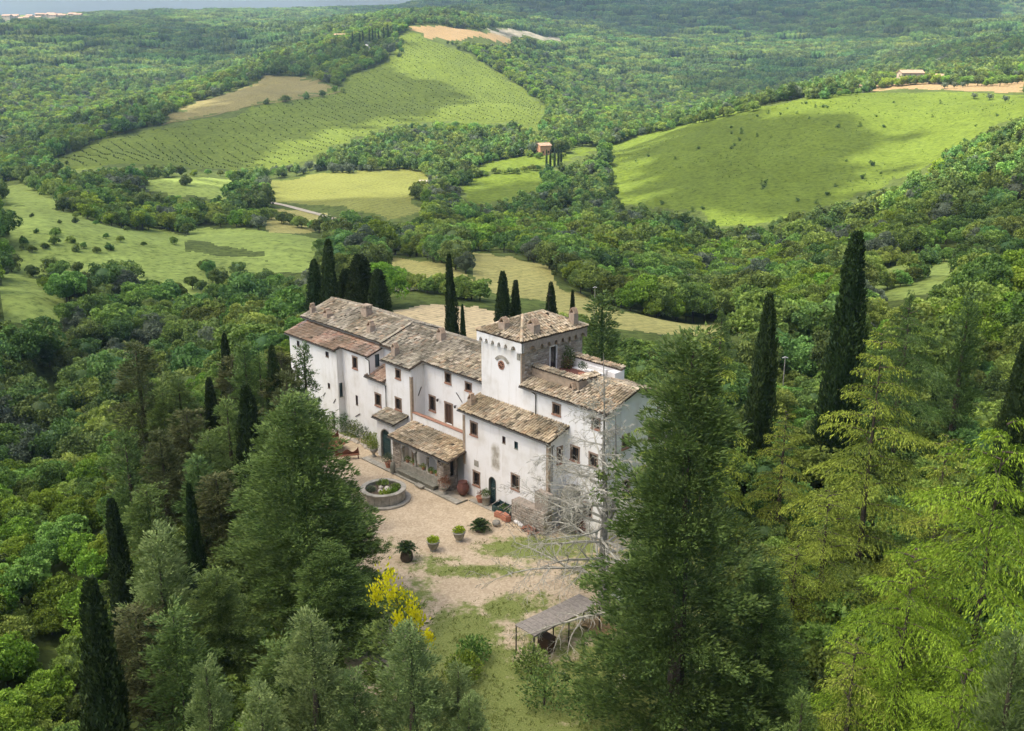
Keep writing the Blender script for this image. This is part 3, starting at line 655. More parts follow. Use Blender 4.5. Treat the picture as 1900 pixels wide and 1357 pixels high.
def door(P, a0, a1, z0, z1, parent=None):
    m = mb(); w = .15
    pbox(m, P, a0, a0 + w, -.04, .12, z0, z1); pbox(m, P, a1 - w, a1, -.04, .12, z0, z1); pbox(m, P, a0 - .02, a1 + .02, -.05, .12, z1 - w, z1 + .02)
    d = m.build('door', 'frame_stone', parent or villa); c = (a0 + a1) / 2
    for l, r in ((a0 + w, c - .008), (c + .008, a1 - w)):
        s = mb(); pbox(s, P, l, r, .12, .17, z0, z1 - w); lf = s.build('door_leaf', 'wood', d)
    for l, r in ((a0 + w, c - .008), (c + .008, a1 - w)):
        for k in range(3):
            s = mb(); zz = z0 + .12 + k * (z1 - z0 - .35) / 3; pbox(s, P, l + .07, r - .07, .10, .122, zz, zz + (z1 - z0 - .35) / 3 - .1); s.build('door_panel', 'wood', d)
    return d
door(PV(vC), *hC[3])
m = mb(); m.box((-72.18, vB - .05, 0), (-71.93, vB + .2, 8.35)); m.build('quoin_strip', 'quoin', villa)
sM = 0.34
rm, Q, _ = roof((-78.6, 53.89, 9.19), (1, 0, 0), ev(sM), [(2.3, 0), (6.85, 0), (6.85, 1.55), (15.3, 1.55), (15.3, 6.0), (0, 6.0), (0, 1.75), (2.3, 1.75)], 'old', gutter=False)
for (a, bb, v, z) in ((-76.3, -71.75, 53.83, 9.08), (-71.75, -63.35, 55.3, 9.58), (-78.6, -76.3, 55.5, 9.64)):
    m = mb(); m.tube([(a, v, z), (bb, v, z)], .065, 6); m.build('gutter', 'gutter', rm)
roof((-63.2, 63.7, 9.6), (-1, 0, 0), (0, -1, .39), [(0, 0), (15.4, 0), (15.4, 4.35), (0, 4.35)], 'old', gutter=False)
ridge((-78.6, 59.55, 11.18), (-63.3, 59.55, 11.18), rm)
m = mb(); m.hexa([(-78.72, 55.55, 9.8), (-78.5, 55.55, 9.8), (-78.5, 59.6, 11.15), (-78.72, 59.6, 11.15), (-78.72, 55.55, 10.06), (-78.5, 55.55, 10.06), (-78.5, 59.6, 11.42), (-78.72, 59.6, 11.42)]); m.build('verge', 'roof_bed', rm)
ridge((-78.6, 55.55, 10.0), (-78.6, 59.6, 11.36), rm)
zM = lambda v: 9.19 + sM * (v - 53.89)
chimney(-75.4, 55.0, zM(55.0), .55, .55, .75, rm, cap='gable'); chimney(-73.1, 58.75, zM(58.75), .7, .6, .7, rm, cap='gable')
pipe([(-78.75, 53.85, 8.78), (-78.62, 54.05, 8.6), (-78.50, 54.12, 8.5), (-78.48, 54.12, 7.1)])
pipe([(-75.95, 53.85, 6.85), (-75.9, 54.08, 6.6), (-75.9, 54.08, 4.5)])
pipe([(-63.6, 55.3, 9.55), (-63.5, 55.5, 9.35), (-63.45, 55.6, 9.2), (-63.45, 55.6, 8.7)])
# --- terrace in front of the main door
wall(PV(vB), -71.95, -63.45, -1, 4.9)
m = mb(); m.box((-71.95, vB - .06, 4.9), (-63.5, vB + .32, 4.97)); m.build('parapet_coping', 'sill_brick', villa)
m = mb(); m.face([(-71.95, vB, 4.33), (-63.4, vB, 4.33), (-63.4, vC, 4.33), (-71.95, vC, 4.33)]); m.build('terrace_floor', 'paving', villa)
m = mb(); m.box((-71.95, vB + .3, 4.3), (-63.5, vB + .305, 4.9)); m.build('parapet_back', 'plaster', villa)
# --- front wing
hF = [(-62.57, -61.56, 5.65, 6.93), (-58.5, -58.1, 6.04, 6.64), (-57.04, -56.6, 5.98, 6.6), (-62.28, -61.31, 1.1, 2.48), (-57.44, -56.38, 2.34, 3.73)]
m = mb(); cD, wD = -59.75, .86
wall(PV(vF), -63.45, -53.07, -1, 7.85, hF + [(cD - wD / 2, cD + wD / 2, 0, 2.55)])
window(PV(vF), *hF[0]); window(PV(vF), *hF[1], 'blue'); window(PV(vF), *hF[2], 'green'); window(PV(vF), *hF[3]); window(PV(vF), *hF[4])
P = PV(vF); m = mb()
for i in range(8):                                        # arch infill above the low green door
    t0, t1 = math.pi * i / 8, math.pi * (i + 1) / 8; q = lambda t: (cD + wD / 2 * math.cos(t), 2.12 + wD / 2 * math.sin(t)); a, c = q(t0), q(t1)
    m.face([P(a[0], 0, a[1]), P(a[0], 0, 2.55), P(c[0], 0, 2.55), P(c[0], 0, c[1])])
m.build('wall', 'plaster', villa)
def arch_door(P, c, w, z0, zs, mat, ringmat, ringw=.14, slats=8, louvre=False):
    m = mb(); n = 10
    for s in (-1, 1): pbox(m, P, c + s * (w / 2 + ringw / 2) - ringw / 2, c + s * (w / 2 + ringw / 2) + ringw / 2, -.03, .25, z0, zs)
    for i in range(n):
        t0, t1 = math.pi * i / n, math.pi * (i + 1) / n; a = []
        for d in (-.03, .25):
            for r, t in ((w / 2, t0), (w / 2 + ringw, t0), (w / 2 + ringw, t1), (w / 2, t1)): a.append(P(c + r * math.cos(t), d, zs + r * math.sin(t)))
        m.hexa(a)
    d = m.build('door', ringmat, villa)
    s = mb(); s.face([P(a, .2, z) for a, z in arch_pts(c, w, z0, zs)]); s.build('door_leaf', mat, d)
    for k in range(slats):
        zz = z0 + .1 + k * (zs - z0) / slats; s = mb(); pbox(s, P, c - w / 2 + .05, c + w / 2 - .05, .15, .199, zz, zz + (.07 if louvre else (zs - z0) / slats - .05)); s.build('door_panel', mat, d)
    return d
arch_door(P, cD, wD - .04, 0, 2.12, 'green_paint', 'stone_dark', .05, 12, True)
m = mb(); pbox(m, P, -62.08, -61.52, -.03, .02, 2.92, 3.46); m.build('plaque', 'stone_grey', villa)
vs_, fs_, tt_ = [], [], []
for k in range(15):                                       # weathered streak on the plaster
    z_ = 2.9 + k * .23; e_ = min(1.0, k / 3, (14 - k) / 4)
    for q_, (uo, tv) in enumerate(((-60.15, 0), (-59.65, 1), (-59.0, 1), (-58.55, 0))): vs_.append((uo - VO[0], vF - .004 - VO[1], z_)); tt_.append(tv * e_)
fs_ = [(k * 4 + q_, k * 4 + q_ + 1, k * 4 + q_ + 5, k * 4 + q_ + 4) for k in range(14) for q_ in range(3)]
put(bpy.data.objects.new('plaster_patch', np_mesh('plaster_patch', np.array(vs_), np.array(fs_), ('plaster_stained',), False, tt_)), villa)
m = mb(); m.box((-63.52, vF - .04, 2.7), (-63.22, vF + .2, 7.2)); m.build('quoin_strip', 'quoin', villa)
m = mb(); m.box((-53.32, vF - .04, 0), (-53.03, vF + .22, 7.55)); m.build('quoin_strip', 'quoin', villa)
hS = [(54.12, 54.78, 5.45, 6.95)]
wall(PU(-53.07), vF, vT, -1, 7.85, hS, top=[(vT, 8.52), (vF, 7.87)]); window(PU(-53.07), *hS[0])
rf, Q, _ = roof((-63.7, 52.78, 7.74), (1, 0, 0), ev(.36), [(0, 0), (11.05, 0), (11.05, 2.5), (0, 2.5)], 'warm')
chimney(-62.95, 53.75, 8.09, .5, .5, .55, rf, cap='hood', mat='quoin')
pipe([(-52.85, 52.72, 7.6), (-52.6, 52.9, 7.4), (-52.75, 53.5, 7.35), (-52.98, 53.55, 7.25), (-52.98, 53.55, 4.2)])
# --- tower
uL, uR, vR = -63.2, -58.21, 62.35
wall(PV(vT), uL, uR, 6, 14.5)
m = mb(); m.face([(uL, vT, 6), (uL, vR, 6), (uL, vR, 14.5), (uL, vT, 14.5)]); m.build('wall', 'plaster', villa)
m = mb(); m.face([(uL, vR, 6), (uR, vR, 6), (uR, vR, 14.5), (uL, vR, 14.5)]); m.build('wall', 'stone_mortar', villa)
PT = PU(uR); tdoor = (58.45, 59.15, 11.2, 13.3)
tw = wall(PT, vT, vR, 10.2, 14.5, [tdoor], mat='stone_mortar'); stones(PT, vT + .02, vR - .02, 10.8, 13.5, 0, tw, [(58.3, 59.3, 11, 13.45)])
m = mb(); m.box((uR - .12, vT - .03, 10.7), (uR + .04, vT + .32, 13.5)); m.build('quoin_strip', 'quoin', villa)
d = mb(); pbox(d, PT, tdoor[0] - .1, tdoor[0], -.03, .1, 11.2, 13.4); pbox(d, PT, tdoor[1], tdoor[1] + .1, -.03, .1, 11.2, 13.4); pbox(d, PT, tdoor[0] - .1, tdoor[1] + .1, -.035, .1, 13.3, 13.42); d = d.build('door', 'white_paint', villa)
s = mb(); pbox(s, PT, tdoor[0], tdoor[1], .1, .14, 11.2, 13.3); s.build('door_leaf', 'glass_dark', d)
# machicolation: little arches under the eaves
m = mb(); arcade(m, PV(vT), uL - .28, uR + .28, 13.5, 14.42, [(-62.95, .5, .40), (-62.25, .42, .40), (-61.45, .42, .40), (-60.66, .42, .40), (-59.83, .42, .40), (-58.92, .62, .42)], -.28, .0); m.build('arched_cornice', 'plaster', villa)
m = mb(); arcade(m, PT, vT - .279, vR + .28, 13.5, 14.418, [(56.1, .75, .42), (57.2, .44, .40), (58.03, .44, .40), (58.86, .44, .40), (59.65, .44, .40), (60.45, .44, .40), (61.22, .44, .40), (62.1, .7, .42)], -.28, .0); m.build('arched_cornice', 'stone_mortar', villa)
for P_, a0_, a1_ in ((PV(vT), uL, uR), (PT, vT, vR)): m = mb(); pbox(m, P_, a0_ + .01, a1_ - .01, -.02, 0, 13.5, 13.95); m.build('cornice_back', 'quoin', villa)
m = mb(); arcade(m, lambda a, dd, z: (uL + dd, a, z), vT - .279, vR + .28, 13.5, 14.418, [(57 + i, .5, .4) for i in range(5)], -.28, .0); m.build('arched_cornice', 'plaster', villa)
# round window with hood
rw = mb(); cu, cz, rr_ = -60.67, 11.86, .40
for i in range(16):
    t0, t1 = 2 * math.pi * i / 16, 2 * math.pi * (i + 1) / 16; a = []
    for dd in (-.05, .1):
        for r, t in ((rr_ - .09, t0), (rr_, t0), (rr_, t1), (rr_ - .09, t1)): a.append((cu + r * math.cos(t), vT + dd, cz + r * math.sin(t)))
    rw.hexa(a)
rw = rw.build('round_window', 'sill_brick', villa); s = mb(); s.face([(cu + .32 * math.cos(i * math.pi / 8), vT - .02, cz + .32 * math.sin(i * math.pi / 8)) for i in range(16)]); s.build('pane', 'glass_dark', rw)
s = mb()
for i in range(4): t = math.pi * i / 4; s.tube([(cu + .32 * math.cos(t), vT - .03, cz + .32 * math.sin(t)), (cu - .32 * math.cos(t), vT - .03, cz - .32 * math.sin(t))], .035, 4)
s.build('spokes', 'sill_brick', rw)
s = mb()
for i in range(9):
    t0, t1 = R(35 + 12 * i), R(35 + 12 * (i + 1)); a = []
    for dd in (-.08, .02):
        for r, t in ((.80, t0), (1.05, t0), (1.05, t1), (.80, t1)): a.append((cu + .1 + r * math.cos(t), vT + dd, 11.68 + r * math.sin(t)))
    s.hexa(a)
s.build('hood_moulding', 'stone_grey', villa)
s = mb(); s.box((-58.75, vT - .04, 12.75), (-58.4, vT + .02, 13.3)); s.build('plaque', 'stone_grey', villa)
# tower roof, hipped with a short ridge
ze, zr = 14.44, 15.72; e0, e1_, f0, f1 = -63.5, -57.88, 54.8, 62.7; cu = (e0 + e1_) / 2; r0, r1 = 57.6, 59.9
def hip(p, q, apex, pal, gut=False):
    p, q = np.array(p), np.array(q); ex = (q - p) / np.linalg.norm(q - p); ap = [np.array(a) for a in apex]
    w = ap[0] - p; e2 = w - ex * (w @ ex); L = np.linalg.norm(e2); e2 /= L; po = [(0, 0), (float(np.linalg.norm(q - p)), 0)] + [(float((a - p) @ ex), float((a - p) @ e2)) for a in apex]
    return roof(p, ex, e2, po, pal, gutter=False)[0]
tr = hip((e0, f0, ze), (e1_, f0, ze), [(cu, r0, zr)], 'warm')
hip((e1_, f0, ze), (e1_, f1, ze), [(cu, r1, zr), (cu, r0, zr)], 'warm'); hip((e1_, f1, ze), (e0, f1, ze), [(cu, r1, zr)], 'warm'); hip((e0, f1, ze), (e0, f0, ze), [(cu, r0, zr), (cu, r1, zr)], 'warm')
ridge((cu, r0, zr), (cu, r1, zr), tr, 'warm')
for a in ((e0, f0), (e1_, f0)): ridge((a[0], a[1], ze + .05), (cu, r0, zr), tr, 'warm')
for a in ((e0, f1), (e1_, f1)): ridge((a[0], a[1], ze + .05), (cu, r1, zr), tr, 'warm')
chimney(-61.0, 55.75, 14.85, .75, .6, .55, tr, cap='gable'); chimney(-58.75, 57.0, 14.85, .8, .75, .6, tr, cap='gable'); chimney(-58.6, 61.6, 14.85, .6, .55, .8, tr, cap='gable')
m = mb(); m.tube([(-60.6, 60.6, 15.5), (-60.6, 60.6, 17.6)], .03, 5); m.tube([(-60.9, 60.6, 17.0), (-60.3, 60.6, 17.0)], .02, 4); m.build('weather_vane', 'iron', villa)
# --- right wing
hE = [(-54.62, -53.64, 9.15, 10.16), (-50.33, -49.40, 9.1, 10.12), (-52.54, -51.5, 5.8, 7.13), (-50.54, -49.54, 5.9, 7.1), (-51.0, -50.0, 1.4, 2.7)]
wall(PV(vT), uR, -48.8, -1, 10.78, hE)
for h in hE: window(PV(vT), *h)
hG = [(57.0, 57.9, 7.2, 8.4), (60.2, 61.0, 7.2, 8.4), (57.2, 58.2, 3.2, 4.5)]
wall(PU(-48.8), vT, 62.2, -1, 10.7, hG, top=[(62.2, 10.75), (58.45, 11.9), (vT, 10.8)])
for h in hG: window(PU(-48.8), *h)
sE = .33
re, Q, _ = roof((-58.15, 54.79, 10.74), (1, 0, 0), ev(sE), [(0, 0), (9.7, 0), (9.7, 3.85), (5.3, 3.85), (5.3, 1.5), (0, 1.5)], 'warm')
roof((-48.45, 62.45, 10.62), (-1, 0, 0), (0, -1, .34), [(0, 0), (9.7, 0), (9.7, 1.2), (4.4, 1.2), (4.4, 4.25), (0, 4.25)], 'warm', gutter=False)
ridge((-52.9, 58.45, 11.95), (-48.45, 58.45, 11.95), re, 'warm')
m = mb(); zc = 12.02; vp = 56.3
m.box((-58.2, vp, 10.9), (-52.85, vp + .3, zc)); m.box((-53.15, vp + .3, 10.9), (-52.85, 58.9, zc)); m.build('roof_terrace_parapet', 'quoin', villa)
m = mb(); m.box((-58.2, 61.0, 10.6), (-52.5, 61.35, zc)); m.box((-53.3, 60.2, 10.6), (-52.5, 61.0, zc - .1)); m.build('roof_terrace_parapet', 'plaster', villa)
m = mb(); m.box((-58.2, vp + .3, 10.9), (-53.15, 61.0, 11.18)); m.build('roof_terrace_floor', 'terracotta_dark', villa)
for O_, ax_, ln in (((-58.2, vp - .08, zc + .02), (1, 0, 0), 5.4),): roof(O_, ax_, (0, 1, .25), [(0, 0), (ln, 0), (ln, .48), (0, .48)], 'warm', gutter=False, thick=.05, row=.3)
roof((-52.77, vp + .4, zc + .02), (0, 1, 0), (-1, 0, .25), [(0, 0), (2.2, 0), (2.2, .48), (0, .48)], 'warm', gutter=False, thick=.05, row=.3)
roof((-58.2, 60.92, zc + .02), (1, 0, 0), (0, 1, .25), [(0, 0), (5.75, 0), (5.75, .52), (0, .52)], 'warm', gutter=False, thick=.05, row=.3)
m = mb(); m.box((-57.6, 60.5, 11.18), (-53.6, 60.95, 11.25)); m.build('roof_terrace_step', 'plaster', villa)
chimney(-53.35, 56.1, 11.15, .5, .4, .25, re, cap='gable', mat='quoin')
pipe([(-56.6, 54.75, 10.6), (-56.5, 54.95, 10.4), (-56.45, 55.05, 10.3), (-56.45, 55.05, 8.3)])
# --- porch with three arches
rp, Q, _ = roof((-71.85, 51.2, 3.43), (1, 0, 0), (0, 1, .245), [(0, 0), (8.75, 0), (8.75, 2.1), (8.35, 2.1), (8.35, 3.05), (0, 3.05)], 'warm')
pl = wall(PV(vP), -71.75, -70.5, -.1, 3.35, mat='stone_mortar', name='porch_pier'); stones(PV(vP), -71.75, -70.5, 0, 3.3, 0, pl)
pr = mb(); pr.box((-65.3, vP, -.1), (-64.4, vP + .5, 3.38)); pr = pr.build('porch_pier', 'stone_mortar', villa); stones(PV(vP), -65.3, -64.4, 0, 3.35, 0, pr)
ps = wall(PU(-64.4), vP, 53.3, -.1, 3.4, [(52.45, 52.95, 1.3, 2.75)], mat='stone_mortar', name='porch_end', top=[(53.3, 3.85), (vP, 3.45)]); stones(PU(-64.4), vP, 53.2, 0, 3.4, 0, ps, [(52.4, 53.0, 1.25, 2.8)])
s = mb(); pbox(s, PU(-64.4), 52.45, 52.95, .2, .25, 1.3, 2.75); s.build('pane', 'glass_dark', ps)
m = mb(); arcade(m, PV(vP), -70.5, -65.3, 2.55, 3.36, [(-69.55, 1.75, .38), (-67.65, 1.75, .38), (-66.15, 1.5, .38)], 0.0, .35); m.build('porch_beam', 'plaster', villa)
for cu_ in (-70.42, -68.6, -66.85): m = mb(); m.lathe((cu_, vP + .18, 0), [(.0, 1.2), (.16, 1.2), (.16, 1.3), (.12, 1.33), (.12, 2.42), (.17, 2.46), (.17, 2.58), (0, 2.58)], 10); m.build('column', 'stone_grey', villa, True)
m = mb(); m.box((-70.5, vP - .02, 0), (-65.3, vP + .38, 1.2)); m.build('porch_low_wall', 'stone_grey', villa)
m = mb(); m.box((-70.6, vP - .55, 0), (-65.2, vP - .021, .48)); m.box((-70.7, vP - .62, .481), (-65.1, vP - .022, .58)); m.build('stone_bench', 'stone_dark', villa)
m = mb(); m.face([(-71.7, vP + .4, .02), (-64.4, vP + .4, .02), (-64.4, vB - .01, .02), (-71.7, vB - .01, .02)]); m.build('porch_floor', 'paving', villa)
m = mb(); m.tube([(-64.7, vP - .1, 2.9), (-64.7, vP - .35, 3.1)], .04, 5); m.tube([(-64.7, vP - .06, 2.6), (-64.7, vP - .35, 3.05)], .03, 5); m.build('bracket', 'iron', villa)
# --- entrance house with an arched door
cE = -74.27; wE = 1.5
wall(PV(vD), -75.65, -72.75, -.1, 4.0, [(cE - wE / 2, cE + wE / 2, -.1, 3.0)]); P = PV(vD); m = mb()
for i in range(10):
    t0, t1 = math.pi * i / 10, math.pi * (i + 1) / 10; q = lambda t: (cE + wE / 2 * math.cos(t), 2.2 + wE / 2 * math.sin(t)); a, c = q(t0), q(t1)
    m.face([P(a[0], 0, a[1]), P(a[0], 0, 3.0), P(c[0], 0, 3.0), P(c[0], 0, c[1])])
m.build('wall', 'plaster', villa)
arch_door(P, cE, wE - .02, 0, 2.2, 'green_paint', 'stone_grey', .09, 5)
wall(PU(-72.75), vD, vB, -.1, 4.0, top=[(vB, 4.35), (vD, 4.0)])
m = mb(); m.face([(-75.65, vD, -.1), (-75.65, vB, -.1), (-75.65, vB, 4.35), (-75.65, vD, 4.0)]); m.build('wall', 'plaster', villa)
roof((-75.95, 52.4, 3.96), (1, 0, 0), (0, 1, .26), [(0, 0), (3.42, 0), (3.42, 1.84), (0, 1.84)], 'old')
# --- old stone buttress at the end of the front wing
m = mb(); m.box((-56.4, vF - .9, -.2), (-52.6, vF - .0, 1.9)); m.box((-53.9, vF - .7, 1.9), (-52.4, vF - .002, 3.4)); bt = m.build('buttress', 'stone_mortar', villa)
stones(PV(vF - .9), -56.4, -52.6, 0, 1.85, 0, bt); stones(PU(-52.6), vF - .9, vF, 0, 1.85, 0, bt); stones(PU(-52.4), vF - .7, vF, 1.9, 3.35, 0, bt)
m = mb(); c = (-51.9, vT - .5, 0); m.lathe(c, [(.85, 0), (.8, 3.3), (.55, 3.8), (0, 4.0)], 14); tb = m.build('round_oven', 'stone_dark', villa, True)
# small things fixed on the walls
for u_, v_, z_ in ((-69.78, vC, 6.45), (-67.27, vC, 6.45)):
    m = mb(); m.tube([(u_, v_ - .02, z_), (u_, v_ - .22, z_ + .05)], .02, 4); m.lathe((u_, v_ - .24, z_ - .22), [(.03, 0), (.09, .05), (.11, .2), (.13, .22), (.02, .3)], 8); m.build('wall_lamp', 'iron', villa)
for p, q in (((-67.28, vC - .05, 7.69), (-66.47, vC - .05, 6.96)), ((-71.9, 54.9, 6.4), (-71.9, 55.3, 7.2)), ((-86.0, vA1 - .04, 3.2), (-85.6, vA1 - .04, 3.65)), ((-84.15, vA1 - .04, 2.9), (-83.7, vA1 - .04, 3.45)), ((-81.3, vB - .04, 2.05), (-80.5, vB - .04, 2.55))):
    m = mb(); m.tube([p, q], .04, 5); m.build('tie_rod', 'iron', villa)
# ------------------------------------------------------------------ foliage builders
def unit(a): return a / np.maximum(np.linalg.norm(a, axis=-1, keepdims=True), 1e-9)
def kites(P, D, L, W, tint, bend=0.0):
    'leaf sprays: pointed quads from P along D'
    n = len(P); D = unit(D); S = unit(np.cross(D, rng.normal(size=(n, 3)))); L = np.broadcast_to(L, n)[:, None]; W = np.broadcast_to(W, n)[:, None]
    mid = P + D * L * 0.45; tip = P + D * L; tip[:, 2] -= bend * L[:, 0]
    v = np.stack([P, mid + S * W * 0.5, tip, mid - S * W * 0.5], 1).reshape(-1, 3)
    return v, np.arange(n * 4).reshape(-1, 4), np.repeat(np.clip(tint, 0, 1), 4)
def core(prof, n=9, cx=0, cy=0, jit=0.12):
    vs = []; k = len(prof)
    for r, z in prof:
        for j in range(n):
            t = 2 * math.pi * j / n; q = r * (1 + rng.uniform(-jit, jit)); vs.append((cx + q * math.cos(t), cy + q * math.sin(t), z))
    fs = [(a * n + j, a * n + (j + 1) % n, (a + 1) * n + (j + 1) % n, (a + 1) * n + j) for a in range(k - 1) for j in range(n)]
    return np.array(vs), np.array(fs), np.zeros(len(vs))
def merge(parts):
    V_, F_, T_ = [], [], []; o = 0
    for v, f, t_ in parts: V_.append(v); F_.append(f + o); T_.append(t_); o += len(v)
    return np.concatenate(V_), np.concatenate(F_), np.concatenate(T_)
def cypress_mesh(name, h, r, n, mat='leaf_cypress', seed=1):
    f = lambda t: np.minimum(1, 0.55 + t * 2.6) * np.clip(1 - t, 0, 1) ** 0.42
    t = rng.beta(1.0, 1.25, n) * 0.985 + 0.01; th = rng.uniform(0, 2 * math.pi, n)
    lump = fbm(th * 2.2 + seed * 9, t * h * 0.45, seed, 3)
    rad = r * f(t) * (0.6 + 0.38 * rng.random(n)) * (0.55 + 0.95 * lump)
    o = np.stack([np.cos(th), np.sin(th), np.zeros(n)], -1); P = o * rad[:, None]; P[:, 2] = t * h
    D = o * rng.uniform(.1, .6, n)[:, None] + np.array([0, 0, 1.0]) + rng.normal(0, .22, (n, 3))
    tint = np.clip(lump * 1.5 - .35, 0, 1) * rng.uniform(.2, 1, n)
    tt = np.linspace(0.02, 0.96, 12)
    V_, F_, T_ = merge([kites(P, D, rng.uniform(.3, .62, n) * (0.5 + 0.5 * (1 - t)), rng.uniform(.10, .2, n), tint), core([(r * .72 * float(f(a)), a * h) for a in tt])])
    return np_mesh(name, V_, F_, (mat,), False, T_)
def conifer_mesh(name, h, r, nb, mat, p=0.85, clump=0.5, per=13, low=0.06, up=0.35, leaf=0.3, asym=0.25, dense=1.0, seed=0):
    'branchy conifer: every limb carries tufts of sprays'
    parts = []; P = []; D = []; T = []; L_ = []
    for i in range(nb):
        t = low + (0.985 - low) * (i + rng.random()) / nb; t = t ** 0.92; th = rng.uniform(0, 2 * math.pi)
        ln = r * (1 - t) ** p * rng.uniform(1 - asym * 1.6, 1 + asym) * min(1, 0.5 + t * 4) + 0.25
        d = np.array([math.cos(th), math.sin(th), 0.0]); el = up * rng.uniform(.4, 1.5) * (0.4 + t)
        nc = max(2, int(ln / clump * 2.1 * dense))
        for k in range(nc):
            s = (0.22 + 0.78 * (k + rng.random()) / nc); c = d * ln * s; c = c + np.array([0, 0, t * h + ln * s * el - 0.10 * ln * s * s]); sp = clump * (0.35 + 0.5 * (1 - s)) * (0.6 + 0.6 * rng.random()) + .08
            c = c + rng.normal(0, sp * 0.8, 3) * np.array([1, 1, .6]); m_ = per
            q = unit(rng.normal(size=(m_, 3))) * sp * rng.uniform(.35, 1.15, (m_, 1)) * np.array([1, 1, .7]); P.append(c + q)
            dd = unit(q + d * 0.25 * sp + rng.normal(0, .12, (m_, 3))) * .55 + d * .75 + np.array([0, 0, .5]); D.append(dd)
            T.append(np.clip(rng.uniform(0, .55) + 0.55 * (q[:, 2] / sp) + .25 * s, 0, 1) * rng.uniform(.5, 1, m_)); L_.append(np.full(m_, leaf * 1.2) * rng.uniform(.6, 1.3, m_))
    P = np.concatenate(P); D = np.concatenate(D); T = np.concatenate(T); L_ = np.concatenate(L_)
    parts.append(kites(P, D, L_, L_ * rng.uniform(.22, .38, len(L_)), T))
    tt = np.linspace(low + .02, .9, 9); parts.append(core([(max(.04, r * .09 * (1 - a) ** p), a * h) for a in tt], 8, jit=.3))
    V_, F_, T_ = merge(parts); return np_mesh(name, V_, F_, (mat,), False, T_)
def cedar_mesh(name, h, r, nb, mat, p=0.75, leaf=0.155, flat=False, low=0.06, per=18, gap=.165, seed=0):
    'layered cedar: long level boughs, each a fan of drooping branchlets'
    P = []; D = []; T = []; Lf = []; limbs = []
    for i in range(nb):
        t = low + (0.995 - low) * ((i + rng.random() * .8) / nb) ** .8; th = i * 2.39996 + rng.uniform(-.5, .5)
        ln = r * ((1 - t) ** p if not flat else (1 - t ** 2.2) ** .8) * rng.uniform(.72, 1.15) + .35
        d = np.array([math.cos(th), math.sin(th), 0]); sd = np.array([-d[1], d[0], 0]); el = rng.uniform(.0, .22) + .25 * t; dr = rng.uniform(.38, .6) * (1 - .3 * t)
        axis = lambda s: np.stack([d[0] * ln * s, d[1] * ln * s, t * h + ln * (el * s - dr * s ** 2.6)], -1)
        limbs.append([axis(np.array(s)) for s in (0, .25, .5, .75, .95)])
        nk = max(5, int(ln * (1 - .12) / gap)); btone = rng.uniform(.1, .6)
        for k in range(nk):
            s = .03 + .97 * (k + rng.random()) / nk
            for sg in (-1, 1, 0):
                wl = (ln * .36 * (math.sin(math.pi * min(1, .18 + s * .78)) ** .8) * rng.uniform(.6, 1.1) + .18) * (1 if sg else .35)
                m_ = max(3, int(per * (wl / .9) ** .8)); q = (np.arange(m_) + rng.random(m_)) / m_
                bd = d * rng.uniform(.35, .7) + sd * sg * .85; bd = bd / np.linalg.norm(bd)
                C_ = axis(np.array(s)) + bd[None] * (wl * q)[:, None]; C_[:, 2] += .05 * wl - wl * rng.uniform(.35, .65) * q ** 2 + rng.normal(0, .035, m_)
                C_ += rng.normal(0, .05, (m_, 3)); P.append(C_); hang = rng.uniform(-.9, .1, m_)
                D.append(bd[None] * .8 + sd[None] * rng.normal(0, .4, m_)[:, None] + np.stack([0 * q, 0 * q, hang - .5 * q], -1))
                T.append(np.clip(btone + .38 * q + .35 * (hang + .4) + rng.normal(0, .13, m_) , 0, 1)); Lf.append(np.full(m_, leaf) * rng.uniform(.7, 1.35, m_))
    P = np.concatenate(P); D = np.concatenate(D); T = np.concatenate(T); Lf = np.concatenate(Lf)
    V_, F_, T_ = kites(P, D, Lf, Lf * rng.uniform(.24, .4, len(Lf)), T, .25)
    return np_mesh(name, V_, F_, (mat,), False, T_), limbs
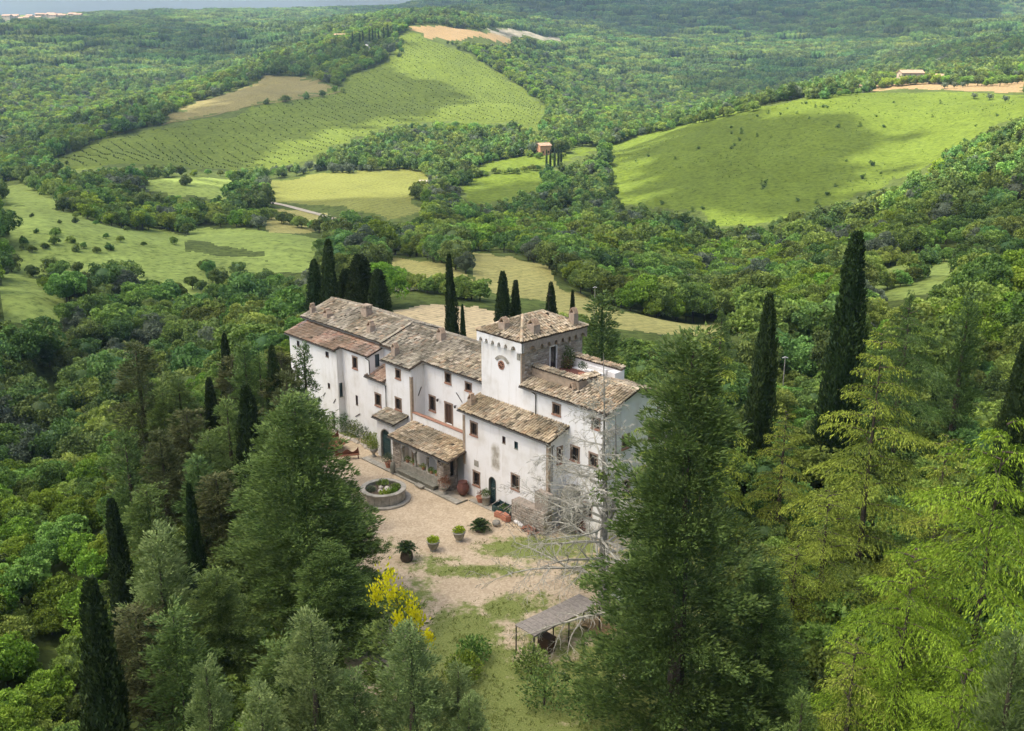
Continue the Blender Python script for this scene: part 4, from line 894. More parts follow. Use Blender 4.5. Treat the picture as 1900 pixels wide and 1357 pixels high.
def broad_mesh(name, r, h, ncl, per, leaf, mat, trunk=True, squat=1.0, seed=0):
    'round-headed tree or bush: uneven clumps of leaves over a dark inside, foot at z = 0'
    P = []; D = []; T = []; parts = []; zc = h - r * .95 * squat
    nl = int(rng.integers(4, 7)); lob = [(np.zeros(3), .78)] + [(np.array([math.cos(6.28 * q / nl + .7), math.sin(6.28 * q / nl + .7), 0]) * r * rng.uniform(.3, .55) + np.array([0, 0, r * rng.uniform(-.45, .38)]), rng.uniform(.36, .62)) for q in range(nl)]
    for i in range(ncl):
        ph = math.acos(1 - 1.55 * rng.random()); th = rng.uniform(0, 2 * math.pi); lc, lr = lob[i % len(lob)]; rad = r * lr * rng.uniform(.6, 1.05)
        c = np.array([math.sin(ph) * math.cos(th), math.sin(ph) * math.sin(th), math.cos(ph) * squat]) * rad + lc; rc = r * rng.uniform(.15, .32)
        q = unit(rng.normal(size=(per, 3)) + unit(c) * .7 + np.array([0, 0, .35])); pos = c + q * rc * rng.uniform(.75, 1.08, (per, 1)) * np.array([1, 1, .8])
        P.append(pos + np.array([0, 0, zc])); D.append(np.cross(q, rng.normal(size=(per, 3))) + q * .55); tn = rng.uniform(0, .7)
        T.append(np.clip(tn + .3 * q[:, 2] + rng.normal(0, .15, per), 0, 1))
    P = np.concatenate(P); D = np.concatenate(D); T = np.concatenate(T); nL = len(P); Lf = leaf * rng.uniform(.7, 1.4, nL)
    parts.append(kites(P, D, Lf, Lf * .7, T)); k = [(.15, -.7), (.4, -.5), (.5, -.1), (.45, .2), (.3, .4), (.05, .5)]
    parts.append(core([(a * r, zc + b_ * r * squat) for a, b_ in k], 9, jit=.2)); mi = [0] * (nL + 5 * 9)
    if trunk:
        tk = MB(); tk.tube([(0, 0, -.6), (.05 * r, 0, h * .25), (0, .04 * r, zc)], [.07 * r + .05, .055 * r + .03, .04 * r], 5, False); parts.append((np.array(tk.v), np.array(tk.f), np.zeros(len(tk.v)))); mi += [1] * len(tk.f)
    V_, F_, T_ = merge(parts); return np_mesh(name, V_, F_, (mat, 'bark'), False, T_, midx=mi)
def trunk_obj(parent, h, r0, top=.92, bend=.0, mat='bark', name='trunk'):
    m = MB(); m.tube([(0, 0, -1.0), (bend * .3, 0, h * .3), (bend * .6, bend * .3, h * .6), (bend * .3, 0, h * top)], [r0 * 1.1, r0 * .8, r0 * .5, r0 * .12], 7); return m.build(name, mat, parent)
TREE_XY = []
def tree_root(name, label, cat, px, py, D, group=None, sink=0.0, rz=None):
    p = at(px, py, D); z = gz(p[0], p[1]) - sink; TREE_XY.append((p[0], p[1]))
    return empty(name, (p[0], p[1], z), random.uniform(0, 6.28) if rz is None else rz, label, cat, group), p[2] - z
def crown(parent, me, s=1.0, name='crown'):
    o = put(bpy.data.objects.new(name, me), parent); o.scale = (s, s, s) if not isinstance(s, tuple) else s; return o
# --- cypresses
CYP = [cypress_mesh('cypress_crown_a', 18, 1.55, 9500, seed=2), cypress_mesh('cypress_crown_b', 16, 1.5, 9000, seed=5)]
def cypress(px, py, D, wpx, label, group=None, v=0):
    r, h = tree_root('cypress', label, 'cypress', px, py, D, group); s = h / (18, 16)[v]; w = wpx / F * math.hypot(D, 25) / 2 / 1.45
    trunk_obj(r, h, .22, .8); crown(r, CYP[v], (w, w, s)); r.rotation_euler.x = random.gauss(0, .014); r.rotation_euler.y = random.gauss(0, .014)
g1 = 'cypresses behind the villa'
for a in ((606,445,118,44,'tall ragged dark cypress behind the corner of the long upper roof',0),(668,472,118,84,'broad dark cypress rising behind the long roof ridge',1),(702,500,116,60,'lower broad cypress beside the one behind the roof ridge',0),(640,500,120,54,'dark cypress between the ragged one and the broad one',1),(580,482,119,46,'bushy dark cypress before the ragged tall one',0),(840,471,112,30,'slim pointed dark cypress standing alone at the tan field edge',0),(859,563,112,16,'short slim cypress beside the slim tall one at the tan field',1),
          (934,503,117,40,'broad dark cypress of the pair rising behind the tower roof',1),(955,520,118,30,'smaller cypress of the pair behind the tower roof',0),(1023,523,122,30,'dark cypress behind the tower roof apex',1),(1062,538,121,18,'thin cypress beside the tower chimney',0)): cypress(*a[:5], g1, a[5])
g2 = 'cypresses among the cedars'
for a in ((1588,430,88,78,'very tall dark cypress towering over the golden cedars',0),(1425,543,84,58,'tall dark cypress between the golden cedars and the villa',1),(1899,635,80,60,'dark cypress standing just beyond the large lime cedar',0)): cypress(*a[:5], g2, a[5])
g3 = 'cypresses on the slope below the white end wall'
for a in ((455,715,78,62,'broad dark cypress on the slope beside the large conifer',1),(500,640,84,40,'narrow dark cypress near the white end wall',0),(352,893,66,36,'small slim cypress on the lower slope below the broad dark cypress',0),(352,978,62,34,'short slim cypress just below the other small slim one',1),
          (207,926,66,52,'tall dark cypress standing alone on the wooded slope',0),(158,1076,52,92,'large dark cypress low on the slope beside bright shrubs',1),(412,618,100,30,'pointed cypress top on the ridge before the villa end',0),(385,700,92,34,'slender cypress in the conifer group on the ridge',1),(310,820,84,30,'thin cypress below the brown-green conifer',0)): cypress(*a[:5], g3, a[5])
# --- conifers
CON = {k: conifer_mesh('conifer_crown_' + k, *a, **kw) for k, a, kw in (
  ('a', (18, 5.2, 240, 'leaf_juniper'), dict(p=.75, clump=.7, per=25, leaf=.235, low=.03, dense=1.15)), ('b', (20, 4.6, 270, 'leaf_fir'), dict(p=.8, asym=.35, clump=.62, per=25, leaf=.22, low=.015, dense=1.3)),
  ('c', (15, 2.7, 130, 'leaf_brown'), dict(p=.6, clump=.5, per=17, leaf=.25)), ('d', (13, 3.4, 130, 'leaf_pale'), dict(p=.7, clump=.5, per=19, leaf=.22, dense=1.1)), ('e', (12, 2.6, 110, 'leaf_fir'), dict(p=.7, clump=.55, per=17, leaf=.27)),
  ('f', (13, 3.0, 120, 'leaf_juniper'), dict(p=.7, clump=.55, per=18, leaf=.25)))}
CH_ = dict(a=18, b=20, c=15, d=13, e=12, f=13); CR_ = dict(a=5.2, b=4.6, c=2.7, d=3.4, e=2.6, f=3.0)
def conifer(px, py, D, k, rad, label, group=None, name='conifer_tree'):
    r, h = tree_root(name, label, 'conifer', px, py, D, group); s = rad / CR_[k]
    trunk_obj(r, h, .03 * h * .6 + .08, .95); crown(r, CON[k], (s, s, h / CH_[k])); return r, h
for a in ((545,735,62,'a',6.2,'large spreading green conifer at the gravel yard edge'),(520,655,84,'c',2.6,'dark conifer whose sprays cover the white end wall'),(563,640,86,'e',1.7,'slim open conifer standing close to the white end wall'),
          (480,660,90,'f',2.4,'green conifer on the ridge behind the broad cypress'),(250,636,88,'c',3.2,'tall brown-green conifer on the wooded slope'),(295,800,78,'c',2.4,'half bare brownish conifer below the tall brown-green one'),
          (385,800,76,'f',3.0,'green conifer in the middle of the slope group'),(440,1000,68,'f',3.2,'leafy conifer between the small cypresses and the large one'),(288,980,58,'d',3.3,'grey-green conifer with drooping pale tufts beside the slim cypress'),
          (250,1130,56,'c',3.4,'shaggy brown conifer below the grey-green one'),(380,1222,46,'d',1.9,'pale green conifer tip below the wide green conifer'),(575,1135,46,'d',2.9,'pale conifer with a bare dead top below the wide dark one'),
          (760,1160,45,'d',2.8,'light green feathery conifer before the yellow blossom tree'),(655,1245,45,'d',2.0,'small pale conifer between the two feathery ones'),(480,1275,44,'d',2.1,'short pale conifer crowding the bare-topped one'),
          (1288,612,50,'b',5.6,'huge dark green conifer hiding the gable end of the villa'),(1228,905,57,'b',3.2,'dark lower conifer leaning by the dead tree'),(1118,545,100,'e',3.9,'dark shrubby conifer behind the tower'),
          (1800,553,96,'e',2.3,'blue-green fir behind the layered dark cedar'),(1340,578,102,'e',1.6,'small dark fir in front of the tan strip'),(1690,545,100,'e',1.2,'dark fir tip rising over the layered dark cedar'),
          (452,640,90,'e',2.3,'dark conifer on the ridge close to the white end wall'),(530,690,76,'c',2.4,'brown-green conifer before the white end wall'),(420,745,80,'f',2.6,'dense conifer among the ridge cypresses'),(365,850,72,'e',2.5,'dark conifer above the small slim cypress'),(500,765,72,'f',2.6,'green conifer between the ridge and the large spreading one'),(300,715,86,'f',2.6,'green conifer beside the tall brown-green one'),(230,800,80,'e',2.4,'dark conifer low on the wooded slope'),(850,1235,45,'d',1.8,'pale little conifer between the feathery one and the lawn bushes'),(330,700,90,'f',2.8,'olive conifer on the ridge behind the slim cypresses'),(430,660,94,'c',2.6,'brownish conifer on the ridge near the pointed cypress'),(345,760,82,'c',2.8,'dense brown-green conifer between the tall one and the cypresses'),(270,900,70,'f',3.0,'dense green conifer above the grey-green one'),(400,880,70,'c',2.8,'dark brown conifer behind the small slim cypresses'),(470,850,70,'f',3.0,'full green conifer joined to the large spreading one'),(640,900,66,'a',3.4,'lower bough-heavy conifer at the gravel edge below the large one'),(610,1010,58,'a',4.2,'wide dark green conifer in front of the large spreading one'),(400,1060,56,'a',3.6,'wide green conifer below the small slim cypresses'),(320,1130,52,'f',3.0,'green conifer beside the shaggy brown one'),(520,1190,50,'f',2.8,'green conifer behind the bare-topped pale one'),(870,1290,44,'d',1.7,'little pale conifer beside the bright low lawn bush'),(1890,1180,41,'d',2.6,'yellowish pale pine in front of the lime weeping cedar'),(1490,1290,43,'f',1.5,'small bright conifer tip below the cedars'),(1420,1040,50,'b',3.2,'dark green conifer below the golden cedars')): conifer(*a)
# --- cedars
CED = {}
for k, a, kw in (('a', (19, 6.3, 42, 'leaf_cedar'), {}), ('b', (20, 8.2, 40, 'leaf_cedar_lime'), dict(p=.6)), ('c', (16, 6.5, 26, 'leaf_cedar_dark'), dict(flat=True, low=.3)), ('d', (17, 4.6, 42, 'leaf_cedar'), dict(p=.7))): CED[k] = (*cedar_mesh('cedar_crown_' + k, *a, **kw), a[0], a[1])
def cedar(px, py, D, k, rad, label, rz=None):
    me, limbs, H_, R_ = CED[k]; r, h = tree_root('cedar_tree', label, 'cedar', px, py, D, None, rz=rz); s = (rad / R_, rad / R_, h / H_)
    trunk_obj(r, h, .24, .9); crown(r, me, s); m = MB()
    for l in limbs: m.tube([(p[0] * s[0], p[1] * s[1], p[2] * s[2] - .06) for p in l], [.06, .05, .035, .02, .012], 4, False)
    m.build('limbs', 'bark', r)
for a in ((1640,612,68,'a',7.0,'golden green cedar with drooping tiers below the tall cypress'),(1318,612,74,'d',5.4,'golden cedar top behind the huge dark conifer'),(1870,775,50,'b',8.6,'largest lime green weeping cedar with spreading drooping boughs'),
          (1690,566,92,'c',6.0,'dark flat-layered cedar behind the golden one'),(1540,905,60,'a',5.6,'mid green cedar under the golden cedar tiers'),(1700,1010,47,'b',6.0,'bright green low cedar in front of the lime one'),(1760,800,62,'a',5.0,'olive cedar between the golden and the lime one'),(1590,1180,44,'d',3.6,'dark shaded cedar beneath the bright low one'),(1480,1010,58,'d',4.0,'olive green cedar beside the huge dark conifer'),(1222,715,67,'d',3.4,'green cedar pressed against the gable end of the right wing'),(1460,760,76,'d',3.6,'golden cedar between the two tall cypresses'),(1800,1200,42,'b',4.5,'low lime cedar boughs below the large weeping one')): cedar(*a)
# --- yellow flowering tree
r, h = tree_root('blossom_tree', 'tree with bright yellow blossom at the lawn edge', 'tree', 735, 1075, 52)
trunk_obj(r, h, .16, .9); crown(r, conifer_mesh('blossom_leaves', h * .9, 2.3, 50, 'leaf_juniper', p=.6, clump=.5, per=12, leaf=.28), name='crown')
P = []; D_ = []
for cx, cy, cz, q in ((-.6, .2, .97, 1.2), (-.2, -.6, .92, 1.0), (.9, -.9, .84, 1.0), (1.3, -1.2, .78, .8), (-1.2, 0, .88, .8), (1.9, -1.6, .66, .6), (.3, .3, .82, .8), (.2, -1.4, .78, .7)):
    k = rng.normal(0, .33 * q, (150, 3)) * np.array([.7, .7, 1.3]); P.append(k + np.array([cx, cy, cz * h])); D_.append(k + np.array([0, 0, 1.0]))
P = np.concatenate(P); V_, F_, T_ = kites(P, np.concatenate(D_), .22, .13, rng.random(len(P))); crown(r, np_mesh('blossom', V_, F_, ('leaf_yellow',), False, T_), name='blossom'); r.rotation_euler.z = 0
# --- the dead tree
r, h = tree_root('dead_tree', 'bare dead tree with lichened grey branches before the villa end', 'tree', 1124, 655, 63.4, rz=0)
tx = 0.35
m = MB(); m.tube([(0.3, 0, -.5), (.35, 0, 2), (.2, .05, 5), (.28, .05, 8), (.05, 0, 11), (.02, 0, 14.5), (-.15, 0, h)], [.46, .36, .27, .19, .12, .06, .015], 8); tro = m.build('trunk', 'dead_trunk', r)
m = MB(); m.tube([(.25, 0, 6.0), (.75, -.2, 7.4), (.95, -.1, 9.2), (.85, 0, 11.5), (.75, 0, 14.3)], [.2, .17, .13, .08, .02], 7); m.build('second_leader', 'dead_trunk', r)
def dead_branch(p0, d, ln, r0, depth, out, droop=.14, wig=.11):
    d = Vector(d).normalized(); p = Vector(p0); pts_ = [p.copy()]; rr = [r0]; ns = 6 if depth < 2 else 4
    for k in range(ns):
        d = (d + Vector((rng.normal(0, wig), rng.normal(0, wig), rng.normal(0, wig * .7) - droop * (k / ns) * .5))).normalized(); p = p + d * ln / ns; pts_.append(p.copy()); rr.append(max(.011, r0 * (1 - (k + 1) / ns * .85)))
        if depth < 3:
            for _ in range({0: 2, 1: 1, 2: 1}[depth]):
                if rng.random() < (.95, .95, .6)[depth]:
                    s = d.cross(Vector((rng.normal(), rng.normal(), rng.normal()))).normalized(); dead_branch(p, d * .75 + s * .8 + Vector((0, 0, -.12)), ln * rng.uniform(.25, .48) * (1 - .4 * k / ns), max(.017, rr[-1] * .62), depth + 1, out, droop, wig * 1.15)
    out.tube(pts_, rr, 5 if depth == 0 else (4 if depth == 1 else 3), False)
DB = []
for k in range(46):
    z = 1.8 + 12.5 * (k + rng.random()) / 46; th = math.pi + rng.normal(0, 1.15) if k % 4 else rng.uniform(-1.2, 1.2); lf = math.cos(th) < 0; DB.append((math.cos(th), math.sin(th) * .8, .04 + .035 * z * rng.uniform(.3, 1.2), z, ((8.2 - .46 * z) if lf else (5.2 - .26 * z)) * rng.uniform(.7, 1.1), .105 - .005 * z))
for k in range(9): th = rng.uniform(0, 6.28); DB.append((math.cos(th), math.sin(th), .6, 14.2 + k * .28, 1.5 - k * .1, .02))
for dx, dy, dz, z, ln, rr0 in DB:
    m = MB(); dead_branch((.25 - .03 * z, 0, z), (dx, dy, dz), ln * 1.12, rr0 * 1.4, 0, m); m.build('branch', 'dead_bark', r)
for k, (x_, y_, z_) in enumerate(((0, -.3, 10.0), (.6, -.3, 9.0), (1.0, 0, 7.5), (-.3, -.2, 8.6), (.9, .2, 11))):
    q = rng.normal(0, .3, (90, 3)) + np.array([x_, y_, z_]); V_, F_, T_ = kites(q, rng.normal(size=(90, 3)) + np.array([0, 0, .4]), .3, .14, rng.random(90)); put(bpy.data.objects.new('ivy', np_mesh('ivy', V_, F_, ('leaf_juniper',), False, T_)), r)
r2, h2 = tree_root('dead_tree', 'low bare limb of the dead tree sweeping over the grey shelter', 'tree', 1170, 1120, 59, rz=0)
m = MB(); m.tube([(0, 0, -.5), (0, 0, 1.6), (-.1, 0, 3.2)], [.28, .25, .2], 7); m.build('trunk', 'dead_trunk', r2)
m = MB(); dead_branch((-.1, 0, 2.6), (-1, -.45, .12), 6.8, .16, 0, m, .3, .12); m.build('branch', 'dead_bark', r2)
m = MB(); dead_branch((-.1, 0, 2.0), (-.5, -1, .0), 5.5, .12, 0, m, .45, .14); m.build('branch', 'dead_bark', r2)
# ------------------------------------------------------------------ things in the courtyard
def uvthing(name, label, cat, u, v, z=0.0, rz=0.0, group=None): return empty(name, UV(u, v, z), RZ + rz, label, cat, group)
def leaves(parent, mat, n, spread, zc, leaf, name='leaves', up=.5, squash=1.0):
    q = rng.normal(0, 1, (n, 3)); q = unit(q) * (rng.random((n, 1)) ** .45) * np.array([spread, spread, spread * squash]); P = q + np.array([0, 0, zc])
    V_, F_, T_ = kites(P, q / spread + np.array([0, 0, up]) + rng.normal(0, .4, (n, 3)), leaf * rng.uniform(.7, 1.3, n), leaf * .55, rng.random(n))
    return put(bpy.data.objects.new(name, np_mesh(name, V_, F_, (mat,), False, T_)), parent)
# pavement along the front with a stone edge
def slab_row(name, label, u0, u1, v0, v1, h, step, parent_kind='structure'):
    m = MB((0, 0, 0)); e = empty(name, UV(0, 0, 0), RZ, label); e['kind'] = parent_kind
    m.box((u0, v0, -.2), (u1, v1, h - .02)); m.build('bed', 'stone_dark', e)
    u_ = u0
    while u_ < u1 - .1:
        w = min(step * rng.uniform(.8, 1.25), u1 - u_); nv = 2
        for k in range(nv):
            q = MB((0, 0, 0)); a, b_ = v0 + (v1 - v0) * k / nv, v0 + (v1 - v0) * (k + 1) / nv; dz = rng.uniform(-.012, .012)
            q.box((u_ + .012, a + .012 - (.03 if k == 0 else 0), h - .1), (u_ + w - .012, b_ - .012, h + dz)); q.build('slab', 'paving' if k else 'stone_grey', e)
        u_ += w
slab_row('pavement', 'stone pavement slabs in front of the porch', -75.8, -61.8, 50.95, 52.2, .15, 1.1)
slab_row('pavement', 'narrow stone path along the front wing', -61.75, -54.9, 52.3, 52.95, .10, .9)
m = MB(); 
# round stone planter
c = onz(690, 925); pu, pv = toUV(c); pu, pv = -67.0, 47.1
fp = uvthing('round_planter', 'round stone basin planted with green herbs on the gravel', 'planter', pu, pv)
m = MB(); m.lathe((0, 0, 0), [(2.35, -.05), (2.35, .16), (2.0, .17), (1.95, .17)], 32); m.build('step', 'stone_grey', fp)
for i in range(18):
    a0, a1 = 2 * math.pi * i / 18 + .008, 2 * math.pi * (i + 1) / 18 - .008; m = MB(); P8 = []
    for z in (.1, 1.02):
        for rr, a in ((1.62, a0), (1.9, a0), (1.9, a1), (1.62, a1)): P8.append((rr * math.cos(a), rr * math.sin(a), z))
    m.hexa(P8); m.build('stone_panel', 'stone_grey', fp)
m = MB(); m.lathe((0, 0, 0), [(1.55, 1.0), (1.55, 1.12), (1.98, 1.12), (1.98, 1.0), (1.9, .99)], 36); m.build('rim', 'stone_grey', fp)
m = MB(); m.lathe((0, 0, 0), [(1.6, .8), (0.9, .88), (0, .9)], 20); m.build('soil', 'soil', fp)
for x, y, s, mt in ((1.0, -.5, .5, 'leaf_bright'), (.6, .9, .45, 'leaf_wood2'), (-.9, .6, .5, 'leaf_wood2'), (1.15, .2, .45, 'leaf_bright'), (-.5, -.9, .4, 'leaf_grey')):
    o = leaves(fp, mt, 220, s, 1.05, .17, 'plant', .6, .6); o.location = (x, y, 0)
for i in range(9): m = MB(); a = rng.uniform(0, 6.28); q = rng.uniform(.1, .7); m.lathe((q * math.cos(a), q * math.sin(a), .85), [(0.02, 0), (.2, .03), (.22, .12), (.1, .2), (0, .21)], 6); m.build('stone', 'rock', fp)
# urns with lime plants, cycads
def urn(px, py, label):
    p = onz(px, py); u_, v_ = toUV(p); e = uvthing('urn', label, 'urn', u_, v_, 0, 0, 'stone urns with lime green plants')
    m = MB(); m.lathe((0, 0, 0), [(.26, 0), (.28, .06), (.2, .1), (.3, .22), (.42, .45), (.46, .68), (.52, .74), (.52, .82), (.42, .82), (.40, .7), (0, .7)], 18); m.build('bowl', 'stone_grey', e, True)
    leaves(e, 'leaf_lime', 380, .46, .92, .15, 'plant', .7, .55)
urn(852, 1004, 'stone urn with lime green plant near the round bush pot'); urn(804, 1022, 'stone urn with lime green plant beside the trunked cycad')
def cycad(px, py, s, trunk, label):
    p = onz(px, py); u_, v_ = toUV(p); e = uvthing('cycad', label, 'cycad', u_, v_); zt = trunk
    m = MB(); m.lathe((0, 0, 0), [(.42, 0), (.5, .25), (.46, .6 if trunk > .5 else .2), (.25, zt), (0, zt + .05)], 12)
    m.build('trunk', 'bark', e, True)
    for i in range(30):
        th = i * 2.4; el = R(75 - 70 * (i / 30)); ln = s * rng.uniform(.85, 1.1); d = Vector((math.cos(th) * math.cos(el), math.sin(th) * math.cos(el), math.sin(el))); P = []; D_ = []
        sd = d.cross(Vector((0, 0, 1))).normalized()
        for k in range(26):
            t_ = (k + 1) / 26; p_ = d * ln * t_ + Vector((0, 0, zt - .42 * ln * t_ * t_))
            for sg in (-1, 1): P.append(p_); D_.append(sd * sg + d * .55 + Vector((0, 0, -.1)))
        w = np.array([.30 * s * math.sin(math.pi * min(1, .12 + .85 * (k // 2 + 1) / 26)) for k in range(52)]); V_, F_, T_ = kites(np.array(P), np.array(D_), w, .045, rng.random(52)); put(bpy.data.objects.new('frond', np_mesh('frond', V_, F_, ('leaf_palm',), False, T_)), e)
cycad(891, 985, 1.15, .35, 'dark green cycad with fronds near the pavement'); cycad(755, 1040, 1.05, .95, 'cycad on a stout brown trunk by the gravel edge')
p = onz(921, 976); e = uvthing('stone_ball', 'round grey stone lying beside the low cycad', 'stone', *toUV(p)); m = MB(); m.lathe((0, 0, 0), [(.1, 0), (.3, .1), (.36, .28), (.28, .46), (.08, .54), (0, .55)], 10); m.build('body', 'stone_grey', e, True)
# iron basin, benches
e = uvthing('iron_basin', 'large rusty shallow basin standing on the gravel', 'basin', -79.6, 50.2)
m = MB(); m.lathe((0, 0, 0), [(.3, .0), (.45, .18), (.95, .42), (1.25, .72), (1.3, .74), (1.2, .70), (.9, .46), (.0, .3)], 22); m.build('bowl', 'rust', e, True); m = MB(); m.lathe((0, 0, 0), [(.5, 0), (.35, .2), (.3, .3)], 12); m.build('foot', 'rust', e)
def bench(u_, v_, rz, label):
    e = uvthing('iron_bench', label, 'bench', u_, v_, 0, rz, 'rusty iron garden benches'); L = 1.1
    m = MB(); m.box((-L, -.22, .40), (L, .22, .45)); m.build('seat', 'rust', e)
    m = MB(); n = 14
    for i in range(n):
        a0, a1 = -L + 2 * L * i / n, -L + 2 * L * (i + 1) / n; f = lambda a: .62 + .30 * abs(math.cos(a / L * math.pi)) ** 2 + (.2 if abs(abs(a) - L) < .01 else 0)
        m.hexa([(a0, .20, .45), (a1, .20, .45), (a1, .25, .45), (a0, .25, .45), (a0, .20, f(a0)), (a1, .20, f(a1)), (a1, .25, f(a1)), (a0, .25, f(a0))])
    m.build('backrest', 'rust', e)
    for sx in (-1, 1):
        for sy in (-1, 1): m = MB(); m.tube([(sx * (L - .06), sy * .18, 0), (sx * (L - .1), sy * .17, .42)], .035, 5); m.build('leg', 'rust', e)
        m = MB(); m.tube([(sx * L, -.22, .42), (sx * L, -.2, .68), (sx * L, .2, .72)], .03, 5); m.build('armrest', 'rust', e)
bench(-76.7, 49.95, R(62), 'rusty iron bench with scalloped back between the basin and the planter'); bench(-81.7, 51.0, R(62), 'rusty iron bench behind the shallow basin')
# climbing bed along the left front: edging stones, shrubs on the wall
e = uvthing('flower_bed', 'raised bed with edging stones and climbing shrubs along the white left wing', 'flower bed', -80.5, 53.2)
u_ = -87.5 + 80.5
while u_ < 4.6:
    s = rng.uniform(.14, .26); m = MB(); m.lathe((u_, -.15 + .08 * math.sin(u_ * 1.4) + rng.normal(0, .07), -.05), [(s * .8, 0), (s, s * .5), (s * .75, s), (s * .2, s * 1.3), (0, s * 1.3)], 6); m.build('edging_stone', 'rock', e); u_ += s * 1.7
for x, y, z, s, n_, mt in ((-6, .1, .6, .9, 420, 'leaf_bright'), (-4.6, .1, .7, .9, 420, 'leaf_wood2'), (-3.2, .3, .9, .9, 420, 'leaf_wood'), (-2.6, .75, 1.3, .7, 320, 'leaf_wood'), (-1.4, .5, .8, .8, 340, 'leaf_grey'), (-.4, .6, 1.0, .8, 340, 'leaf_wood2'), (.9, .6, .9, .8, 320, 'leaf_grey'), (2.0, .4, .6, .7, 300, 'leaf_wood2'), (3.2, .4, .7, .8, 380, 'leaf_wood2'), (4.3, .2, .5, .6, 300, 'leaf_bright')):
    o = leaves(e, mt, n_, s, z, .19, 'shrub', .4, 1.0); o.location = (x, y, 0)
m = MB(); dead_branch((1.3, .5, 0), (.1, 0, 1), 2.0, .07, 1, m, 0, .2); dead_branch((1.7, .5, 0), (.4, 0, .9), 1.8, .05, 1, m, 0, .2); m.build('bare_stems', 'dead_bark', e)
# pots by the doors
def pot(u_, v_, prof, mat, label, cat='pot', name='flower_pot', plant=None, group=None, z=.14):
    e = uvthing(name, label, cat, u_, v_, z, 0, group); m = MB(); m.lathe((0, 0, 0), prof, 16); m.build('pot', mat, e, True)
    if plant: leaves(e, *plant)
    return e
URN = [(.22, 0), (.26, .05), (.14, .12), (.12, .35), (.2, .42), (.38, .62), (.42, .85), (.36, .85), (.3, .7), (0, .7)]
pot(-75.3, 52.0, URN, 'stone_grey', 'tall stone urn beside the arched entrance door', 'urn', 'garden_urn', ('leaf_wood2', 260, .5, 1.1, .16, 'plant', .6, .8))
POT = [(.25, 0), (.36, .4), (.4, .5), (.34, .5), (.3, .4), (0, .4)]
pot(-72.2, 51.5, POT, 'terracotta', 'dry grey bush in a pot beside the porch pier', 'pot', 'flower_pot', ('leaf_grey', 420, .6, .85, .13, 'plant', .4, .9)); pot(-64.0, 51.45, URN, 'stone_grey', 'urn with a reddish dry bush at the porch corner', 'urn', 'garden_urn', ('leaf_dry', 420, .55, 1.15, .14, 'plant', .5, 1.1))
JAR = [(.3, 0), (.5, .35), (.55, .7), (.42, 1.05), (.36, 1.12), (.42, 1.2), (.34, 1.2), (.3, 1.1), (0, 1.05)]
pot(-62.9, 52.6, JAR, 'terracotta_dark', 'big dark terracotta jar under the barred low window', 'jar', 'oil_jar')
pot(-60.75, 52.75, POT, 'terracotta', 'small terracotta pot at the foot of the low green door', 'pot', 'flower_pot', ('leaf_dry', 120, .3, .75, .12, 'plant', .5, .8), z=.1); pot(-60.0, 52.7, [(.3, 0), (.34, .7), (.4, .72), (.4, .8), (.3, .8), (0, .7)], 'stone_grey', 'tall grey stone pot with a green shrub by the low door', 'pot', 'flower_pot', ('leaf_wood', 200, .38, 1.1, .14, 'plant', .6, .9), z=.1)
pot(-70.9, 51.0, [(.22, 0), (.24, .5), (.2, 1.0), (0, 1.0)], 'stone_dark', 'dark stone bollard at the end of the porch bench', 'bollard', 'stone_bollard', z=.14)
for i, (u_, v_) in enumerate(((-69.9, 51.95), (-68.9, 51.95), (-67.6, 51.95), (-66.4, 51.95), (-65.7, 51.95))): pot(u_, v_, [(.12, 0), (.16, .22), (0, .2)], 'terracotta', 'small pot plant on the low wall under the porch arches', 'pot', 'flower_pot', ('leaf_wood2', 130, .3, .35, .12, 'plant', .5, .7), 'pot plants on the porch wall', 1.2)
e = uvthing('stone_sill', 'flat stone step in front of the porch bench', 'step', -66.8, 50.95, .14); m = MB(); m.box((-.5, -.3, 0), (.5, .3, .14)); m.build('body', 'stone_grey', e)
# green cold frame, boxes, rubble by the front wing
e = uvthing('cold_frame', 'low green wooden frame box against the front wing', 'frame', -57.7, 52.75); m = MB()
for a, b_ in (((-1.1, -.45, 0), (1.1, -.39, .62)), ((-1.1, .39, 0), (1.1, .45, .8)), ((-1.1, -.39, 0), (-1.04, .39, .7)), ((1.04, -.39, 0), (1.1, .39, .7))): m.box(a, b_)
m.build('box', 'green_paint', e)
for i in range(4): m = MB(); x = -1.08 + i * .7; m.hexa([(x, -.45, .64), (x + .06, -.45, .64), (x + .06, .45, .82), (x, .45, .82), (x, -.45, .7), (x + .06, -.45, .7), (x + .06, .45, .88), (x, .45, .88)]); m.build('lid_bar', 'wood_grey', e)
leaves(e, 'leaf_wood', 220, .7, .45, .16, 'plant', .4, .4)
for u_, v_, s, lb in ((-57.6, 52.0, .34, 'terracotta block in front of the green frame box'), (-56.7, 51.95, .42, 'larger terracotta block beside the green frame box')):
    e = uvthing('terracotta_block', lb, 'block', u_, v_, .05, rng.uniform(-.3, .3)); m = MB(); m.box((-s, -s * .6, 0), (s, s * .6, s * 1.1)); m.box((-s * .8, -s * .45, s * 1.1), (s * .8, s * .45, s * 1.35)); m.build('body', 'terracotta', e)
e = uvthing('rag_bundle', 'crumpled white bags beside the brick heap', 'bags', -55.4, 52.2); m = MB()
for i in range(5): m.lathe((i * .22 - .4, rng.normal(0, .08), 0), [(.12, 0), (.2, .1), (.16, .24), (.05, .3), (0, .3)], 7)
m.build('body', 'white_paint', e, True)
e = uvthing('dry_thicket', 'leafless dry thicket covering the stone buttress', 'thicket', -53.6, 51.9); m = MB()
